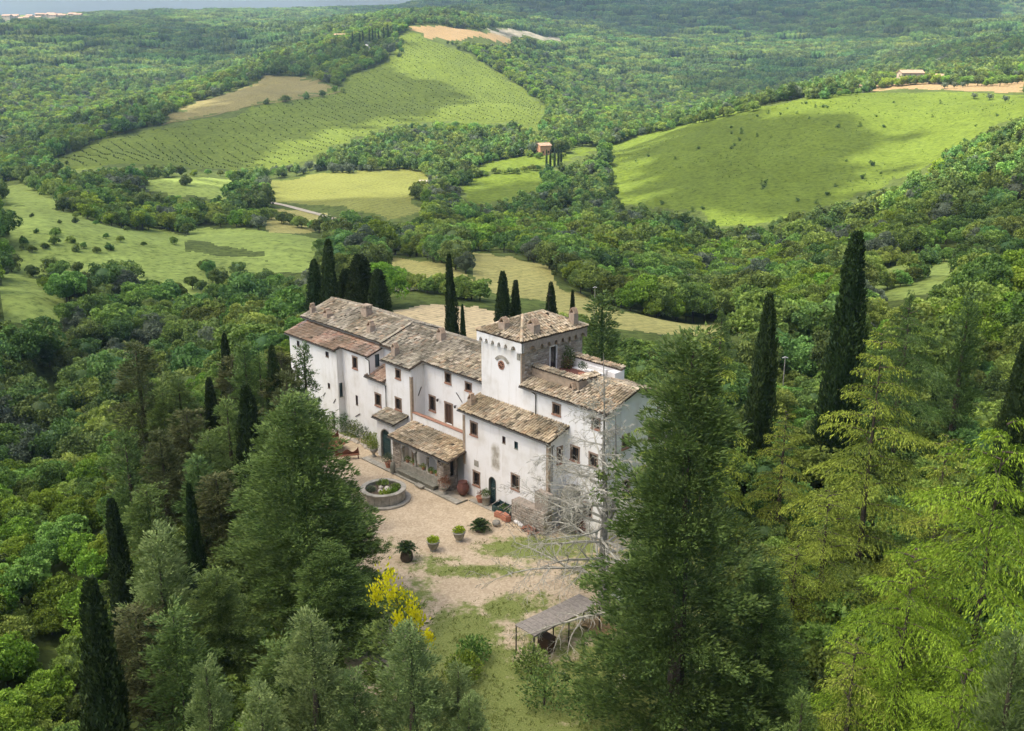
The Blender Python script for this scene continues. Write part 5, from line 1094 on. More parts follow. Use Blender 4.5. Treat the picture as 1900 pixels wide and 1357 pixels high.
for i in range(26): dead_branch((rng.uniform(-1.9, 1.9), rng.uniform(-.5, .6), 0), (rng.normal(0, .5), rng.normal(-.1, .3), 1), rng.uniform(1.6, 3.6), rng.uniform(.02, .035), 2, m, .3, .3)
m.build('twigs', 'dead_trunk', e)
e = uvthing('brick_heap', 'heap of old red bricks at the path end', 'bricks', -53.9, 52.0)
bm_ = None
for i in range(46):
    k = int(i / 16); o = None; m = MB(); m.box((-.14, -.07, -.04), (.14, .07, .04)); o = m.build('brick', 'brick_red', e) if bm_ is None else put(bpy.data.objects.new('brick', bm_), e); bm_ = o.data
    o.location = (rng.uniform(-.75, .75) * (1 - k * .2), rng.uniform(-.4, .4) * (1 - k * .2), .08 + k * .12 + rng.uniform(0, .04)); o.rotation_euler = (rng.normal(0, .25), rng.normal(0, .25), rng.uniform(0, 3.1))
# shelter on posts
e = uvthing('shelter', 'weathered grey flat shelter roof on thin posts under the dead tree', 'shelter', -42.0, 39.3)
for i in range(13): m = MB(); v0 = i * .45; m.box((-.05 + .12 * v0 / 5, v0, 2.0 + rng.uniform(-.01, .01)), (1.75 + .12 * v0 / 5, v0 + .435, 2.05)); m.build('board', 'wood_grey', e)
for x in (0.0, 1.65): m = MB(); m.box((x, 0, 1.9), (x + .08, 5.85, 1.998)); m.build('beam', 'wood_grey', e)
for x, y in ((0.02, 0), (1.66, 0), (.5, 2.9), (1.9, 2.9), (.6, 5.7), (2.0, 5.7)): m = MB(); m.tube([(x, y + .05, -.1), (x, y + .05, 1.95)], .045, 6); m.build('post', 'iron', e)
e = uvthing('storage_chest', 'dark wooden chest standing under the shelter roof', 'chest', -40.9, 41.0); m = MB(); m.box((-.5, -.3, 0), (.5, .3, 1.0)); m.box((-.55, -.35, 1.0), (.55, .35, 1.08)); m.build('body', 'wood', e)
for px, py, lb in ((1160, 1110, 'white folded sheet on the ground behind the dead trunk'), (1110, 1165, 'pale sacks beside the grey shelter')):
    e = uvthing('ground_sheet', lb, 'sheet', *toUV(onz(px, py))); m = MB(); n_ = 8; pts_ = [[(i * .35 - 1.2, j * .25 - .8, .06 + rng.uniform(0, .22)) for j in range(n_)] for i in range(n_)]
    for i in range(n_ - 1):
        for j in range(n_ - 1): m.face([pts_[i][j], pts_[i + 1][j], pts_[i + 1][j + 1], pts_[i][j + 1]])
    m.build('body', 'white_paint' if py < 1150 else 'wheat', e, True)
# roof terrace furniture
e = uvthing('terrace_sofa', 'white cushioned sofa on the roof terrace', 'sofa', -54.6, 60.2, 11.18); m = MB(); m.box((-1.0, -.35, 0), (1.0, .3, .35)); m.box((-1.0, .1, .35), (1.0, .32, .75)); m.build('frame', 'white_paint', e)
for i in range(2): m = MB(); m.box((-.95 + i * .97, -.36, .352), (-.02 + i * .97, .09, .47)); m.build('cushion', 'white_paint', e)
pot(-54.9, 58.9, [(.25, 0), (.33, .45), (.38, .5), (.3, .5), (0, .42)], 'terracotta', 'terracotta pot with a small tree on the roof terrace', 'pot', 'flower_pot', ('leaf_grey', 200, .38, 1.15, .14, 'plant', .5, .9), z=11.18)
e = uvthing('terrace_table', 'pale low table on the roof terrace', 'table', -54.2, 57.6, 11.18); m = MB(); m.box((-.8, -.5, .45), (.8, .5, .5)); m.build('tabletop', 'stone_grey', e)
for sx in (-1, 1):
    for sy in (-1, 1): m = MB(); m.box((sx * .7 - .04, sy * .4 - .04, 0), (sx * .7 + .04, sy * .4 + .04, .45)); m.build('leg', 'wood_grey', e)
e = uvthing('wall_creeper', 'dark creeper growing up the stone tower beside its door', 'creeper', -57.9, 60.2, 11.18); leaves(e, 'leaf_wood', 520, .6, .9, .16, 'leaves', .4, 1.7); o = leaves(e, 'leaf_dry', 200, .5, .5, .14, 'dry_leaves', .4, 1.0)
# dark shrubs round the villa foot on the right, grass tufts
for px, py, s, mt, lb in ((1110, 965, 1.0, 'leaf_bright', 'bright green shrub at the foot of the right wing'), (1075, 985, .8, 'leaf_dry', 'yellowing shrub beside the stone oven'), (880, 1225, 1.1, 'leaf_wood2', 'green bush in the lawn before the feathery conifer'), (860, 1260, 1.2, 'leaf_bright', 'bright low bush on the green lawn'), (1010, 1310, 1.6, 'leaf_fir', 'dark sprawling juniper by the dark conifer'), (985, 1250, 1.2, 'leaf_juniper', 'green sprawling juniper below the shelter'), (1090, 1330, 1.7, 'leaf_fir', 'dark juniper under the huge dark conifer')):
    p = onz(px, py); e = empty('shrub', (p[0], p[1], 0), 0, lb, 'shrub'); leaves(e, mt, 900, s, s * .7, .2, 'foliage', .5, .75); m = MB(); m.tube([(0, 0, -.1), (0, 0, s * .7)], .06, 5); m.build('stem', 'bark', e)
n_ = 26000; gx = rng.uniform(-16, 14, n_); gy = rng.uniform(47, 74, n_); qx, qy, _c = project(gx, gy, np.zeros(n_)); wt = np.zeros(n_)
for x, y, rx, ry, s in GR: wt = np.maximum(wt, s * np.clip(1.35 - np.hypot((qx - x) / rx, (qy - y) / ry), 0, 1))
uu = gx * U[0] + gy * U[1]; vv = gx * V[0] + gy * V[1]
k = (rng.random(n_) < wt * .9 * np.clip(fbm(gx * .9, gy * .9, 4, 3) * 2.6 - .75, 0, 1)) & (vv < 52.0); gx, gy = gx[k], gy[k]; n_ = len(gx)
P = np.repeat(np.stack([gx, gy, np.zeros(n_)], -1), 5, 0) + rng.normal(0, .06, (n_ * 5, 3)) * np.array([1, 1, 0]); V_, F_, T_ = kites(P, rng.normal(0, .45, (len(P), 3)) + np.array([0, 0, 1.0]), rng.uniform(.08, .2, len(P)), .03, rng.random(len(P)))
o = put(bpy.data.objects.new('grass', np_mesh('grass', V_, F_, ('leaf_grass',), False, T_))); tag(o, 'short tufts of grass on the lawn', 'grass', kind='stuff')

# ------------------------------------------------------------------ woods
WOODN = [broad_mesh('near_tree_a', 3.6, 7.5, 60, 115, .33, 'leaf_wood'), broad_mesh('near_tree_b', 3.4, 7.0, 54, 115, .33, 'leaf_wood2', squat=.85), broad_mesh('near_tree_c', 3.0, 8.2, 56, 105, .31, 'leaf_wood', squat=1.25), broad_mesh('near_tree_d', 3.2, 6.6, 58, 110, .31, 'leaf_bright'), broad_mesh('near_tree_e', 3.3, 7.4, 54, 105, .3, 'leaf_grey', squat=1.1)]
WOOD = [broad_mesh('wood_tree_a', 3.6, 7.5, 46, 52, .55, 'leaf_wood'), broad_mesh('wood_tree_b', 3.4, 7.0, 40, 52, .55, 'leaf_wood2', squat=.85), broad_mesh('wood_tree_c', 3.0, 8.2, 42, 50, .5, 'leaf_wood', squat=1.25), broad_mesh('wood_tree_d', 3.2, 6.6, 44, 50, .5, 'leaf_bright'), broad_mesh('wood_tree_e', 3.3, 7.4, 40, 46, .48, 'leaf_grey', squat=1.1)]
def grid_pts(d0, d1, sp):
    a = R(33); x = np.arange(-d1 * math.sin(a), d1 * math.sin(a), sp); y = np.arange(d0 * math.cos(a) * .98, d1, sp * .9); X, Y = np.meshgrid(x, y); X = X + (np.arange(X.shape[0]) % 2)[:, None] * sp * .5
    X = X.ravel() + rng.normal(0, sp * .24, X.size); Y = Y.ravel() + rng.normal(0, sp * .24, Y.size); D = np.hypot(X, Y); k = (D >= d0) & (D < d1) & (np.abs(np.arctan2(X, Y)) < a); return X[k], Y[k]
def clear_of(X, Y, margin=0.0):
    k = np.ones(len(X), bool)
    for ps in WPOLY.values():
        for p in ps:
            if margin: k &= polydist(X, Y, p) > margin
            else: k &= ~inpoly(X, Y, p)
    return k & (polydist(X, Y, YARD) > 1.5)
PX, PY, PS = [], [], []
for d0, d1, sp, sc in ((46, 130, 3.0, .56), (130, 330, 5.4, .95), (330, 700, 5.4, .88), (700, 1250, 6.4, 1.0)):
    X, Y = grid_pts(d0, d1, sp); k = clear_of(X, Y, 1.0 if d0 > 100 else 0); X, Y = X[k], Y[k]; PX.append(X); PY.append(Y); PS.append(sc * (.55 + .95 * rng.beta(2, 2.4, len(X))) * (.72 + .56 * fbm(X / 28, Y / 28, 91, 2)))
PX = np.concatenate(PX); PY = np.concatenate(PY); PS = np.concatenate(PS); TX = np.array(TREE_XY)
bare = fbm(PX / 45, PY / 45, 31, 3); Dp = np.hypot(PX, PY)
keep = np.ones(len(PX), bool); nearyard = (polydist(PX, PY, YARD) < 2.2) | ((polydist(PX, PY, FLAT) < 2) & (PX < 16)); keep &= ~nearyard
for x, y in TREE_XY: keep &= np.hypot(PX - x, PY - y) > 1.3
# thin scrub on the open slopes left of the villa and around the right-hand clearing
PZ = ground(PX, PY)
def in_view_of_field(PX, PY, PZ, hh):
    'trees that would stand in the sight line onto an open field: the photograph shows these fields clear'
    bad = np.zeros(len(PX), bool)
    for f_ in (.3, .65, 1.0):
        qx, qy, qc = project(PX, PY, PZ + hh * f_)
        for mt_, ps_ in FIELDS.values():
            for p_ in ps_: bad |= inpoly(qx, qy, p_) & (qc > 1)
    return bad
keep &= ~in_view_of_field(PX, PY, PZ, 6.6 * PS)
scr = np.zeros(len(PX), bool)
for p in WSCRUB: scr |= inpoly(PX, PY, p)
keep &= ~(scr & (rng.random(len(PX)) < .35)); PS = np.where(scr, PS * .6, PS)
PX, PY, PS, Dp, bare = PX[keep], PY[keep], PS[keep], Dp[keep], bare[keep]; PZ = ground(PX, PY)
bright = fbm(PX / 70 + 7, PY / 70, 41, 3); uvv = rng.random(len(PX))
sx, sy, sc_ = project(PX, PY, PZ + 3); slope = (sx < 560) & (sy > 640) & (Dp < 130)          # bright scrub on the villa's own hillside
typ = np.where(uvv < .07, 4, np.where(bright > .56, np.where(uvv < .55, 1, 3), np.where(uvv < .50, 0, np.where(uvv < .72, 2, 1)))); typ = np.where(slope, np.where(uvv < .55, 3, 1), typ); PS = np.where(slope, PS * .85, PS); typ = np.where((Dp < 140) & (typ == 4), 1, typ)
inframe = (sx > -15) & (sx < 1915) & (sy > -10) & (sy < 1370) & (sc_ > 1)
HIDE = [[(533, 610), (620, 555), (890, 650), (1090, 600), (1250, 720), (1250, 1357), (640, 1357), (600, 800)], [(1150, 700), (1440, 700), (1900, 800), (1900, 1357), (1100, 1357)], [(400, 780), (720, 900), (720, 1357), (420, 1357)]]
vis = inframe.copy()
for p in HIDE: vis &= ~inpoly(sx, sy, p)
size = PS / Dp * vis; order = np.argsort(-size); ind = np.zeros(len(PX), bool); ind[order[:300]] = True
LAB = {0: 'dark green oak-like tree in the wood below the villa', 1: 'mid green bushy tree in the wood below the villa', 2: 'tall narrow green tree in the wood below the villa', 3: 'bright light green bush on the villa hillside', 4: 'silvery grey-green tree in the wood below the villa'}
NM = {0: 'oak_tree', 1: 'bushy_tree', 2: 'tall_tree', 3: 'bright_bush', 4: 'silvery_tree'}; first = {}
LAB = {0: 'dark green oak-like tree', 1: 'mid green bushy tree', 2: 'tall narrow green tree', 3: 'bright light green bush', 4: 'silvery grey-green tree'}
def region(x, y, a_, b_):
    if a_ < 560: return ' on the slope below the large conifer' if y < 75 else (' on the hillside beside the slope cypresses' if y < 105 else (' in the wood below the villa end wall' if y < 150 else ' in the wood towards the olive pasture'))
    if a_ < 1100: return ' behind the long villa roof' if y < 170 else ' in the wood between the tan fields'
    if a_ < 1420: return ' beyond the right wing and its dark conifer' if y < 160 else ' in the wood below the big meadow'
    return ' among the cedars and tall cypresses' if y < 110 else (' beyond the dark layered cedar' if y < 170 else ' on the wooded rise beside the small clearing')
for i in np.flatnonzero(ind):
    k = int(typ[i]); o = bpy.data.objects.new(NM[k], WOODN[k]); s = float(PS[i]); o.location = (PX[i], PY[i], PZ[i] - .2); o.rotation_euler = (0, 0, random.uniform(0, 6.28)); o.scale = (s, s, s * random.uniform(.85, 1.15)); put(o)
    tag(o, LAB[k] + region(PX[i], PY[i], sx[i], sy[i]), 'bush' if k == 3 else 'tree', (NM[k].replace('_', ' ') + ('es' if k == 3 else 's')) + ' around the villa hill'); first.setdefault(k, o)
for k in range(5):
    if k not in first: o = bpy.data.objects.new(NM[k], WOOD[k]); o.location = (-60, 120, gz(-60, 120)); put(o); tag(o, LAB[k], 'tree'); first[k] = o
def scatter(name, X, Y, Z, S, src, label, flat=1.0, kind='stuff'):
    me = bpy.data.meshes.new(name); me.vertices.add(len(X)); me.vertices.foreach_set('co', np.stack([X, Y, Z], -1).astype(np.float32).ravel())
    a = me.attributes.new('size', 'FLOAT', 'POINT'); a.data.foreach_set('value', S.astype(np.float32)); a = me.attributes.new('turn', 'FLOAT', 'POINT'); a.data.foreach_set('value', rng.uniform(0, 6.28, len(X)).astype(np.float32))
    o = put(bpy.data.objects.new(name, me)); tag(o, label, None, None, kind)
    ng = bpy.data.node_groups.new(name, 'GeometryNodeTree'); ng.interface.new_socket('Geometry', in_out='INPUT', socket_type='NodeSocketGeometry'); ng.interface.new_socket('Geometry', in_out='OUTPUT', socket_type='NodeSocketGeometry')
    A_ = lambda t_: ng.nodes.new(t_); gi, go, ip, oi, s1, s2, cx, er = A_('NodeGroupInput'), A_('NodeGroupOutput'), A_('GeometryNodeInstanceOnPoints'), A_('GeometryNodeObjectInfo'), A_('GeometryNodeInputNamedAttribute'), A_('GeometryNodeInputNamedAttribute'), A_('ShaderNodeCombineXYZ'), A_('FunctionNodeEulerToRotation')
    oi.inputs['Object'].default_value = src; oi.transform_space = 'ORIGINAL'; oi.inputs['As Instance'].default_value = True
    for s_, nm in ((s1, 'size'), (s2, 'turn')): s_.data_type = 'FLOAT'; s_.inputs['Name'].default_value = nm
    L = ng.links.new; L(gi.outputs[0], ip.inputs['Points']); L(oi.outputs['Geometry'], ip.inputs['Instance']); L(s1.outputs['Attribute'], ip.inputs['Scale']); L(s2.outputs['Attribute'], cx.inputs['Z']); L(cx.outputs[0], er.inputs[0]); L(er.outputs[0], ip.inputs['Rotation']); L(ip.outputs[0], go.inputs[0])
    md = o.modifiers.new('scatter', 'NODES'); md.node_group = ng; return o
# far woods in patches of many crowns
def grove_mesh(name, mat, n, w):
    parts = []; 
    for i in range(n):
        a = i * 2.4; rr = w * math.sqrt((i + .5) / n); cx, cy = rr * math.cos(a), rr * math.sin(a); r_ = rng.uniform(2.0, 3.9); zc = rng.uniform(3.0, 6); m_ = 70
        q = unit(rng.normal(size=(m_, 3)) + np.array([0, 0, .7])); P = q * r_ * rng.uniform(.75, 1.05, (m_, 1)) * np.array([1, 1, .8]) + np.array([cx, cy, zc]); tn = rng.uniform(0, .8)
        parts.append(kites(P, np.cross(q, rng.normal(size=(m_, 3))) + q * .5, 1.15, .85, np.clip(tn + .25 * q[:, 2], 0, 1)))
        parts.append(core([(r_ * .6, zc - 4), (r_ * .75, zc), (r_ * .5, zc + r_ * .45), (.05, zc + r_ * .6)], 7, cx, cy))
    V_, F_, T_ = merge(parts); return np_mesh(name, V_, F_, (mat,), False, T_)
for j, mt in enumerate(('leaf_wood', 'leaf_wood2')):
    me = grove_mesh('far_grove_%d' % j, mt, 17, 12); X, Y = grid_pts(1250, 4600, 21); k = clear_of(X, Y, 6) & ~in_view_of_field(X, Y, ground(X, Y), 9) & (fbm(X / 260, Y / 260, 60, 3) + rng.normal(0, .08, len(X)) > .5 if j == 0 else True); X, Y = X[k], Y[k]
    if j == 1: k = fbm(X / 260, Y / 260, 60, 3) < .56; X, Y = X[k], Y[k]
    o = bpy.data.objects.new('far_forest_patch', me); o.location = (X[0], Y[0], gz(X[0], Y[0])); put(o); tag(o, 'patch of distant forest crowns', kind='stuff')
    scatter('far_forest', X, Y, ground(X, Y) - 1, rng.uniform(.8, 1.3, len(X)), o, ('darker distant forest over the hills', 'lighter distant forest over the hills')[j])
# vines in rows on the hillside
BUSH = broad_mesh('vine_bush', .95, 1.7, 9, 12, .55, 'leaf_vine', trunk=False)
vp_ = np.array([p for p in WPOLY['vineyard_hillside'][0]]); c0 = vp_.mean(0); a = math.atan2(*(np.array(hit(900, 200)[:2]) - np.array(hit(720, 110)[:2]))[::-1]); ca, sa = math.cos(a), math.sin(a)
Aa, Bb = np.meshgrid(np.arange(-700, 700, 4.4), np.arange(-700, 700, 6.6)); Aa = Aa + rng.normal(0, .35, Aa.shape); Bb = Bb + rng.normal(0, .3, Bb.shape); X = (c0[0] + Aa * ca - Bb * sa).ravel(); Y = (c0[1] + Aa * sa + Bb * ca).ravel()
k = (polydist(X, Y, WPOLY['vineyard_hillside'][0]) < -4) & (rng.random(len(X)) < .45 + .8 * fbm(X / 60, Y / 60, 77, 2)); X, Y = X[k], Y[k]
bo = bpy.data.objects.new('vine_bush', BUSH); bo.location = (X[0], Y[0], gz(X[0], Y[0])); put(bo); tag(bo, 'small dark bush at the start of a planted row', 'bush')
scatter('vine_rows_vegetation', X, Y, ground(X, Y), rng.uniform(.26, .44, len(X)), bo, 'young vines planted in rows over the bright hillside')
# shrubs dotted over the meadows
SH = broad_mesh('meadow_bush', 1.1, 2.0, 14, 22, .35, 'leaf_fir', trunk=False); SHC = conifer_mesh('meadow_juniper', 2.6, .9, 16, 'leaf_fir', per=8, leaf=.35, clump=.4)
pts_ = [(1425,212),(1448,213),(1461,203),(1479,212),(1488,193),(1495,193),(1513,200),(1527,200),(1535,201),(1501,222),(1356,238),(1357,249),(1376,249),(1363,271),(1357,277),(1405,254),(1372,262),(1405,217),(1412,343),(1418,348),(1420,340),(1414,352),(1618,308),(1600,332),(1550,347),(1535,363),(1634,323),(1285,394),(1304,389),(1228,380),(1730,218),(1810,235),(1296,277),(1252,296),(1626,217),(1658,191),(1745,193),(1850,216),(1640,237),(1595,236),(1555,237),(1570,300),(1515,378),(1480,374),(1203,291),(1180,300)]
for i, (px, py) in enumerate(pts_):
    p = hit(px, py); o = bpy.data.objects.new('meadow_bush', SHC if i % 3 == 0 else SH); s = rng.uniform(.5, 1.0) * (1.4 if i in (12, 22, 23, 0) else 1); o.location = p - np.array([0, 0, .15]); o.scale = (s, s, s); o.rotation_euler = (0, 0, rng.uniform(0, 6)); put(o); tag(o, 'small dark bush dotted on the bright meadow slope', 'bush', 'bushes on the meadow slope')
mp_ = WPOLY['meadow'][0]; mn_, mx_ = np.min(mp_, 0), np.max(mp_, 0); X = rng.uniform(mn_[0], mx_[0], 5200); Y = rng.uniform(mn_[1], mx_[1], 5200); k = (polydist(X, Y, mp_) < -3) & (rng.random(5200) < np.clip(fbm(X / 35, Y / 35, 19, 3) * 2.4 - .8, .05, 1)); X, Y = X[k], Y[k]
scatter('meadow_scrub_vegetation', X, Y, ground(X, Y) - .1, rng.uniform(.08, .26, len(X)), bpy.data.objects['meadow_bush.001'], 'tiny scrub tufts speckling the meadow grass')
for i, (px, py) in enumerate(((1807, 184), (1836, 186), (1865, 190), (1752, 165), (1770, 164), (1786, 163))):
    p = hit(px, py); o = bpy.data.objects.new('olive_tree', WOOD[4]); s = rng.uniform(.42, .6); o.location = p; o.scale = (s, s, s); put(o); tag(o, 'single round olive tree at the edge of the wheat field' if i > 2 else 'single round olive tree on top of the meadow', 'olive tree', 'olive trees by the wheat')
# trees in the open valley: rows, groups, single crowns (pixel of the foot, kind, size)
VT = []
def row(a, b_, n, k, s, where=None):
    where = where or ('by the wheat field' if b_[0] > 1440 and b_[1] < 200 else 'on the ridge edge of the big meadow' if a[0] > 1100 and a[1] < 300 else 'in the small clearing of the wood' if a[0] > 1600 else 'by the hedge below the orange farmhouse' if a[0] > 765 and a[1] < 400 else 'on the vineyard hill' if a[1] < 250 else 'beside the yellow field' if a[0] > 420 and a[1] < 440 else 'by the tan fields behind the villa' if a[0] > 500 else 'between the olive pastures')
    for i in range(n): t_ = (i + .5) / n; VT.append((a[0] + (b_[0] - a[0]) * t_ + rng.normal(0, 3), a[1] + (b_[1] - a[1]) * t_ + rng.normal(0, 1.5), k if rng.random() < .75 else 1, s * rng.uniform(.75, 1.25), where))
row((1500, 182), (1545, 182), 6, 0, 1.0); row((1550, 180), (1610, 172), 7, 1, .6); row((1140, 262), (1400, 205), 26, 1, 1.0); row((650, 262), (1000, 250), 0, 1, 1)
row((345, 345), (355, 345), 1, 0, 1.0); row((432, 372), (495, 385), 7, 0, 1.15); row((20, 345), (240, 345), 0, 0, 1); row((505, 322), (700, 318), 10, 4, .8); row((770, 372), (790, 352), 4, 0, 1); row((800, 335), (870, 345), 7, 0, .9); row((800, 322), (960, 290), 18, 0, .9); row((850, 333), (1010, 315), 18, 1, .45)
row((480, 196), (650, 172), 5, 0, .7); row((742, 110), (742, 75), 4, 0, .8); row((455, 400), (600, 432), 10, 1, .7); row((610, 420), (700, 430), 0, 1, .8); row((1680, 500), (1780, 480), 8, 0, .5); row((1640, 540), (1720, 515), 6, 1, .5); row((120, 385), (420, 400), 24, 0, .9); row((60, 350), (110, 372), 6, 0, 1.0); row((730, 532), (900, 560), 12, 1, .6); row((560, 470), (600, 470), 0, 1, 1)
[VT.append((rng.uniform(0, 330), rng.uniform(395, 470), int(rng.choice([0, 1, 1])), rng.uniform(.18, .42), 'between the olive pastures')) for _ in range(34)]; row((715, 520), (745, 530), 4, 3, .4); row((985, 280), (1040, 279), 7, 0, .8); row((975, 292), (1005, 294), 4, 1, .5); row((1022, 296), (1050, 290), 3, 1, .5); row((600, 432), (640, 440), 5, 2, .9); VT.append((690, 445, 2, .9, 'by the tan fields behind the villa')); coarse = {}
for i in range(26):
    px = 1612 + i * 11 + rng.normal(0, 3); D = 733 + rng.uniform(0, 8) if px < 1780 else 722 + rng.uniform(-8, 14); p = at(px, 150, D); k = 3 if rng.random() < .7 else 1; o = bpy.data.objects.new('valley_tree', WOOD[k]); s = rng.uniform(.85, 1.2); o.location = (p[0], p[1], gz(p[0], p[1]) - .6); o.scale = (s * 1.1, s * 1.1, s); put(o); tag(o, ('light' if k == 3 else 'mid') + ' green tree in front of the farmhouse above the wheat', 'tree', 'trees at the farmhouse above the wheat')
for px, py, k, s, wh in VT:
    p = hit(px, py) if len(wh) < 40 else None; o = bpy.data.objects.new('valley_tree', WOOD[k]); o.location = p - np.array([0, 0, .9 * s]); o.scale = (s, s, s); o.rotation_euler = (0, 0, rng.uniform(0, 6)); put(o); coarse.setdefault(k, o); tag(o, ('dark', 'mid green', 'tall', 'light green', 'pale silvery')[k] + ' round tree ' + wh, 'tree', 'trees between the valley fields')
rest = ~ind; desc = ('dark oak woods over the hills', 'mid green mixed woods over the hills', 'taller trees of the woods over the hills', 'light green scrub of the woods', 'silvery trees along the stream woods')
for k in range(5):
    for nf_ in (0, 1):
        q = rest & (typ == k) & ((Dp < 300) if nf_ == 0 else (Dp >= 300)); scatter(('oak_forest', 'mixed_forest', 'tall_forest', 'scrub_vegetation', 'willow_forest')[k], PX[q], PY[q], PZ[q] - .2, PS[q], first[k] if nf_ == 0 else coarse[k], desc[k] + (' near the villa' if nf_ == 0 else ''))

# ------------------------------------------------------------------ far houses, posts, tracks
def house(px, py, w, d, h, rz, wm, label, wins=4, D=None, rm_='tile_far'):
    p = hit(px, py) if D is None else np.array([*at(px, py, D)[:2], gz(*at(px, py, D)[:2])]); e = empty('farmhouse', (p[0], p[1], p[2]), rz, label, 'house'); m = MB()
    m.box((-w / 2, -d / 2, -2), (w / 2, d / 2, h)); m.face([(-w / 2, -d / 2, h), (-w / 2, d / 2, h), (-w / 2, 0, h + d * .22)]); m.face([(w / 2, -d / 2, h), (w / 2, d / 2, h), (w / 2, 0, h + d * .22)]); m.build('wall', wm, e)
    for s in (-1, 1):
        m = MB(); o_ = .4; m.hexa([(-w / 2 - o_, s * (d / 2 + o_), h - .1), (w / 2 + o_, s * (d / 2 + o_), h - .1), (w / 2 + o_, 0, h + d * .22 + .05), (-w / 2 - o_, 0, h + d * .22 + .05), (-w / 2 - o_, s * (d / 2 + o_), h + .1), (w / 2 + o_, s * (d / 2 + o_), h + .1), (w / 2 + o_, 0, h + d * .22 + .25), (-w / 2 - o_, 0, h + d * .22 + .25)]); m.build('roof', rm_, e)
    for i in range(wins):
        for zz in ((.9, 2.1), (h - 2, h - .9)) if h > 5 else ((.9, 2.1),): m = MB(); x = -w / 2 + w * (i + .5) / wins; m.box((x - .4, -d / 2 - .06, zz[0]), (x + .4, -d / 2 + .02, zz[1])); m.build('window', 'glass_dark', e)
    for zz in ((.9, 2.1), (h - 2, h - .9)) if h > 5 else ((.9, 2.1),): m = MB(); m.box((-w / 2 - .06, -.4, zz[0]), (-w / 2 + .02, .4, zz[1])); m.build('window', 'glass_dark', e)
house(1008, 287, 6.6, 5.4, 4.8, R(28), 'plaster_orange', 'orange farmhouse with tiled roof among trees beyond the field', 2)
house(1688, 150, 15, 8, 6.5, R(5), 'plaster_far', 'farmhouse with a pale tiled roof among trees above the wheat', 4, 748); house(1735, 152, 9, 6, 4.4, R(-8), 'plaster_far', 'low outbuilding beside the farmhouse above the wheat', 2, 745)
house(636, 78, 16, 9, 5.5, R(10), 'plaster_far', 'country house on the dark wooded hilltop', 4); house(690, 92, 14, 5, 3, R(4), 'white_paint', 'long white shed below the hilltop house', 3, None, 'white_paint'); house(1592, 172, 6, 5, 3, R(20), 'white_paint', 'small white hut behind the round bushes on the meadow', 1)
for i in range(26):
    px = (8 + i * 5.6 + rng.normal(0, 3)) if i < 18 else 75 + (i - 18) * 10; py = 30 - .045 * px + rng.normal(0, 1.2); D = rng.uniform(2450, 2700); p = at(px, py, D)
    e = empty('town_house', (p[0], p[1], p[2] - 13 - rng.uniform(0, 5)), rng.uniform(-.4, .4), 'pale house with terracotta roof in the far hilltop town', 'house', 'houses of the far hilltop town'); w, d, h = rng.uniform(11, 20), rng.uniform(9, 12), 9 + rng.uniform(2, 5); m = MB(); m.box((-w / 2, -d / 2, 0), (w / 2, d / 2, h)); m.build('wall', 'plaster_far', e)
    m = MB(); m.hexa([(-w / 2 - .6, -d / 2 - .6, h), (w / 2 + .6, -d / 2 - .6, h), (w / 2 + .6, d / 2 + .6, h), (-w / 2 - .6, d / 2 + .6, h), (-w / 2 - .6, -.2, h + 2.6), (w / 2 + .6, -.2, h + 2.6), (w / 2 + .6, .2, h + 2.6), (-w / 2 - .6, .2, h + 2.6)]); m.build('roof', 'tile_far', e)
    for q in range(3): m = MB(); x = -w / 2 + w * (q + .5) / 3; m.box((x - .7, -d / 2 - .1, h - 3), (x + .7, -d / 2, h - 1.2)); m.build('window', 'glass_dark', e)
FC = cypress_mesh('far_cypress_crown', 10, .8, 900, seed=8)
for i, (px, py, h_) in enumerate(((1014, 311, 9), (1021, 310, 9), (1029, 310, 9.5), (1036, 309, 10), (1041, 308, 9.5))):
    p = hit(px, py); e = empty('far_cypress', p, 0, 'slim dark cypress in the row below the orange farmhouse', 'cypress', 'cypress row below the orange farmhouse'); crown(e, FC, h_ / 10); m = MB(); m.tube([(0, 0, -.3), (0, 0, h_ * .6)], .15, 5); m.build('trunk', 'bark', e)
for i, px in enumerate((686, 692, 697, 703, 713, 721, 668, 674, 655)):
    p = at(px, 84 + (i % 3) * 3, 985); e = empty('far_cypress', (p[0], p[1], gz(p[0], p[1])), 0, 'dark pointed cypress on the far wooded hilltop', 'cypress', 'cypresses on the far hilltop'); crown(e, FC, rng.uniform(1.2, 1.7)); m = MB(); m.tube([(0, 0, -.3), (0, 0, 5)], .2, 5); m.build('trunk', 'bark', e)
for px, py, D, lb in ((1457, 663, 122, 'grey lamp post on the grass beyond the tall cypress'), (1104, 533, 168, 'thin pole beside the tan strip behind the tower')):
    p = at(px, py, D); z = gz(p[0], p[1]); e = empty('lamp_post', (p[0], p[1], z), 0, lb, 'lamp post'); H_ = p[2] - z; m = MB(); m.tube([(0, 0, -.2), (0, 0, H_)], .06, 6); m.build('pole', 'stone_grey', e)
    m = MB(); m.tube([(-.35, 0, H_ - .1), (0, 0, H_ + .05), (.35, 0, H_ - .1)], .05, 5); m.build('lamp_head', 'white_paint', e)
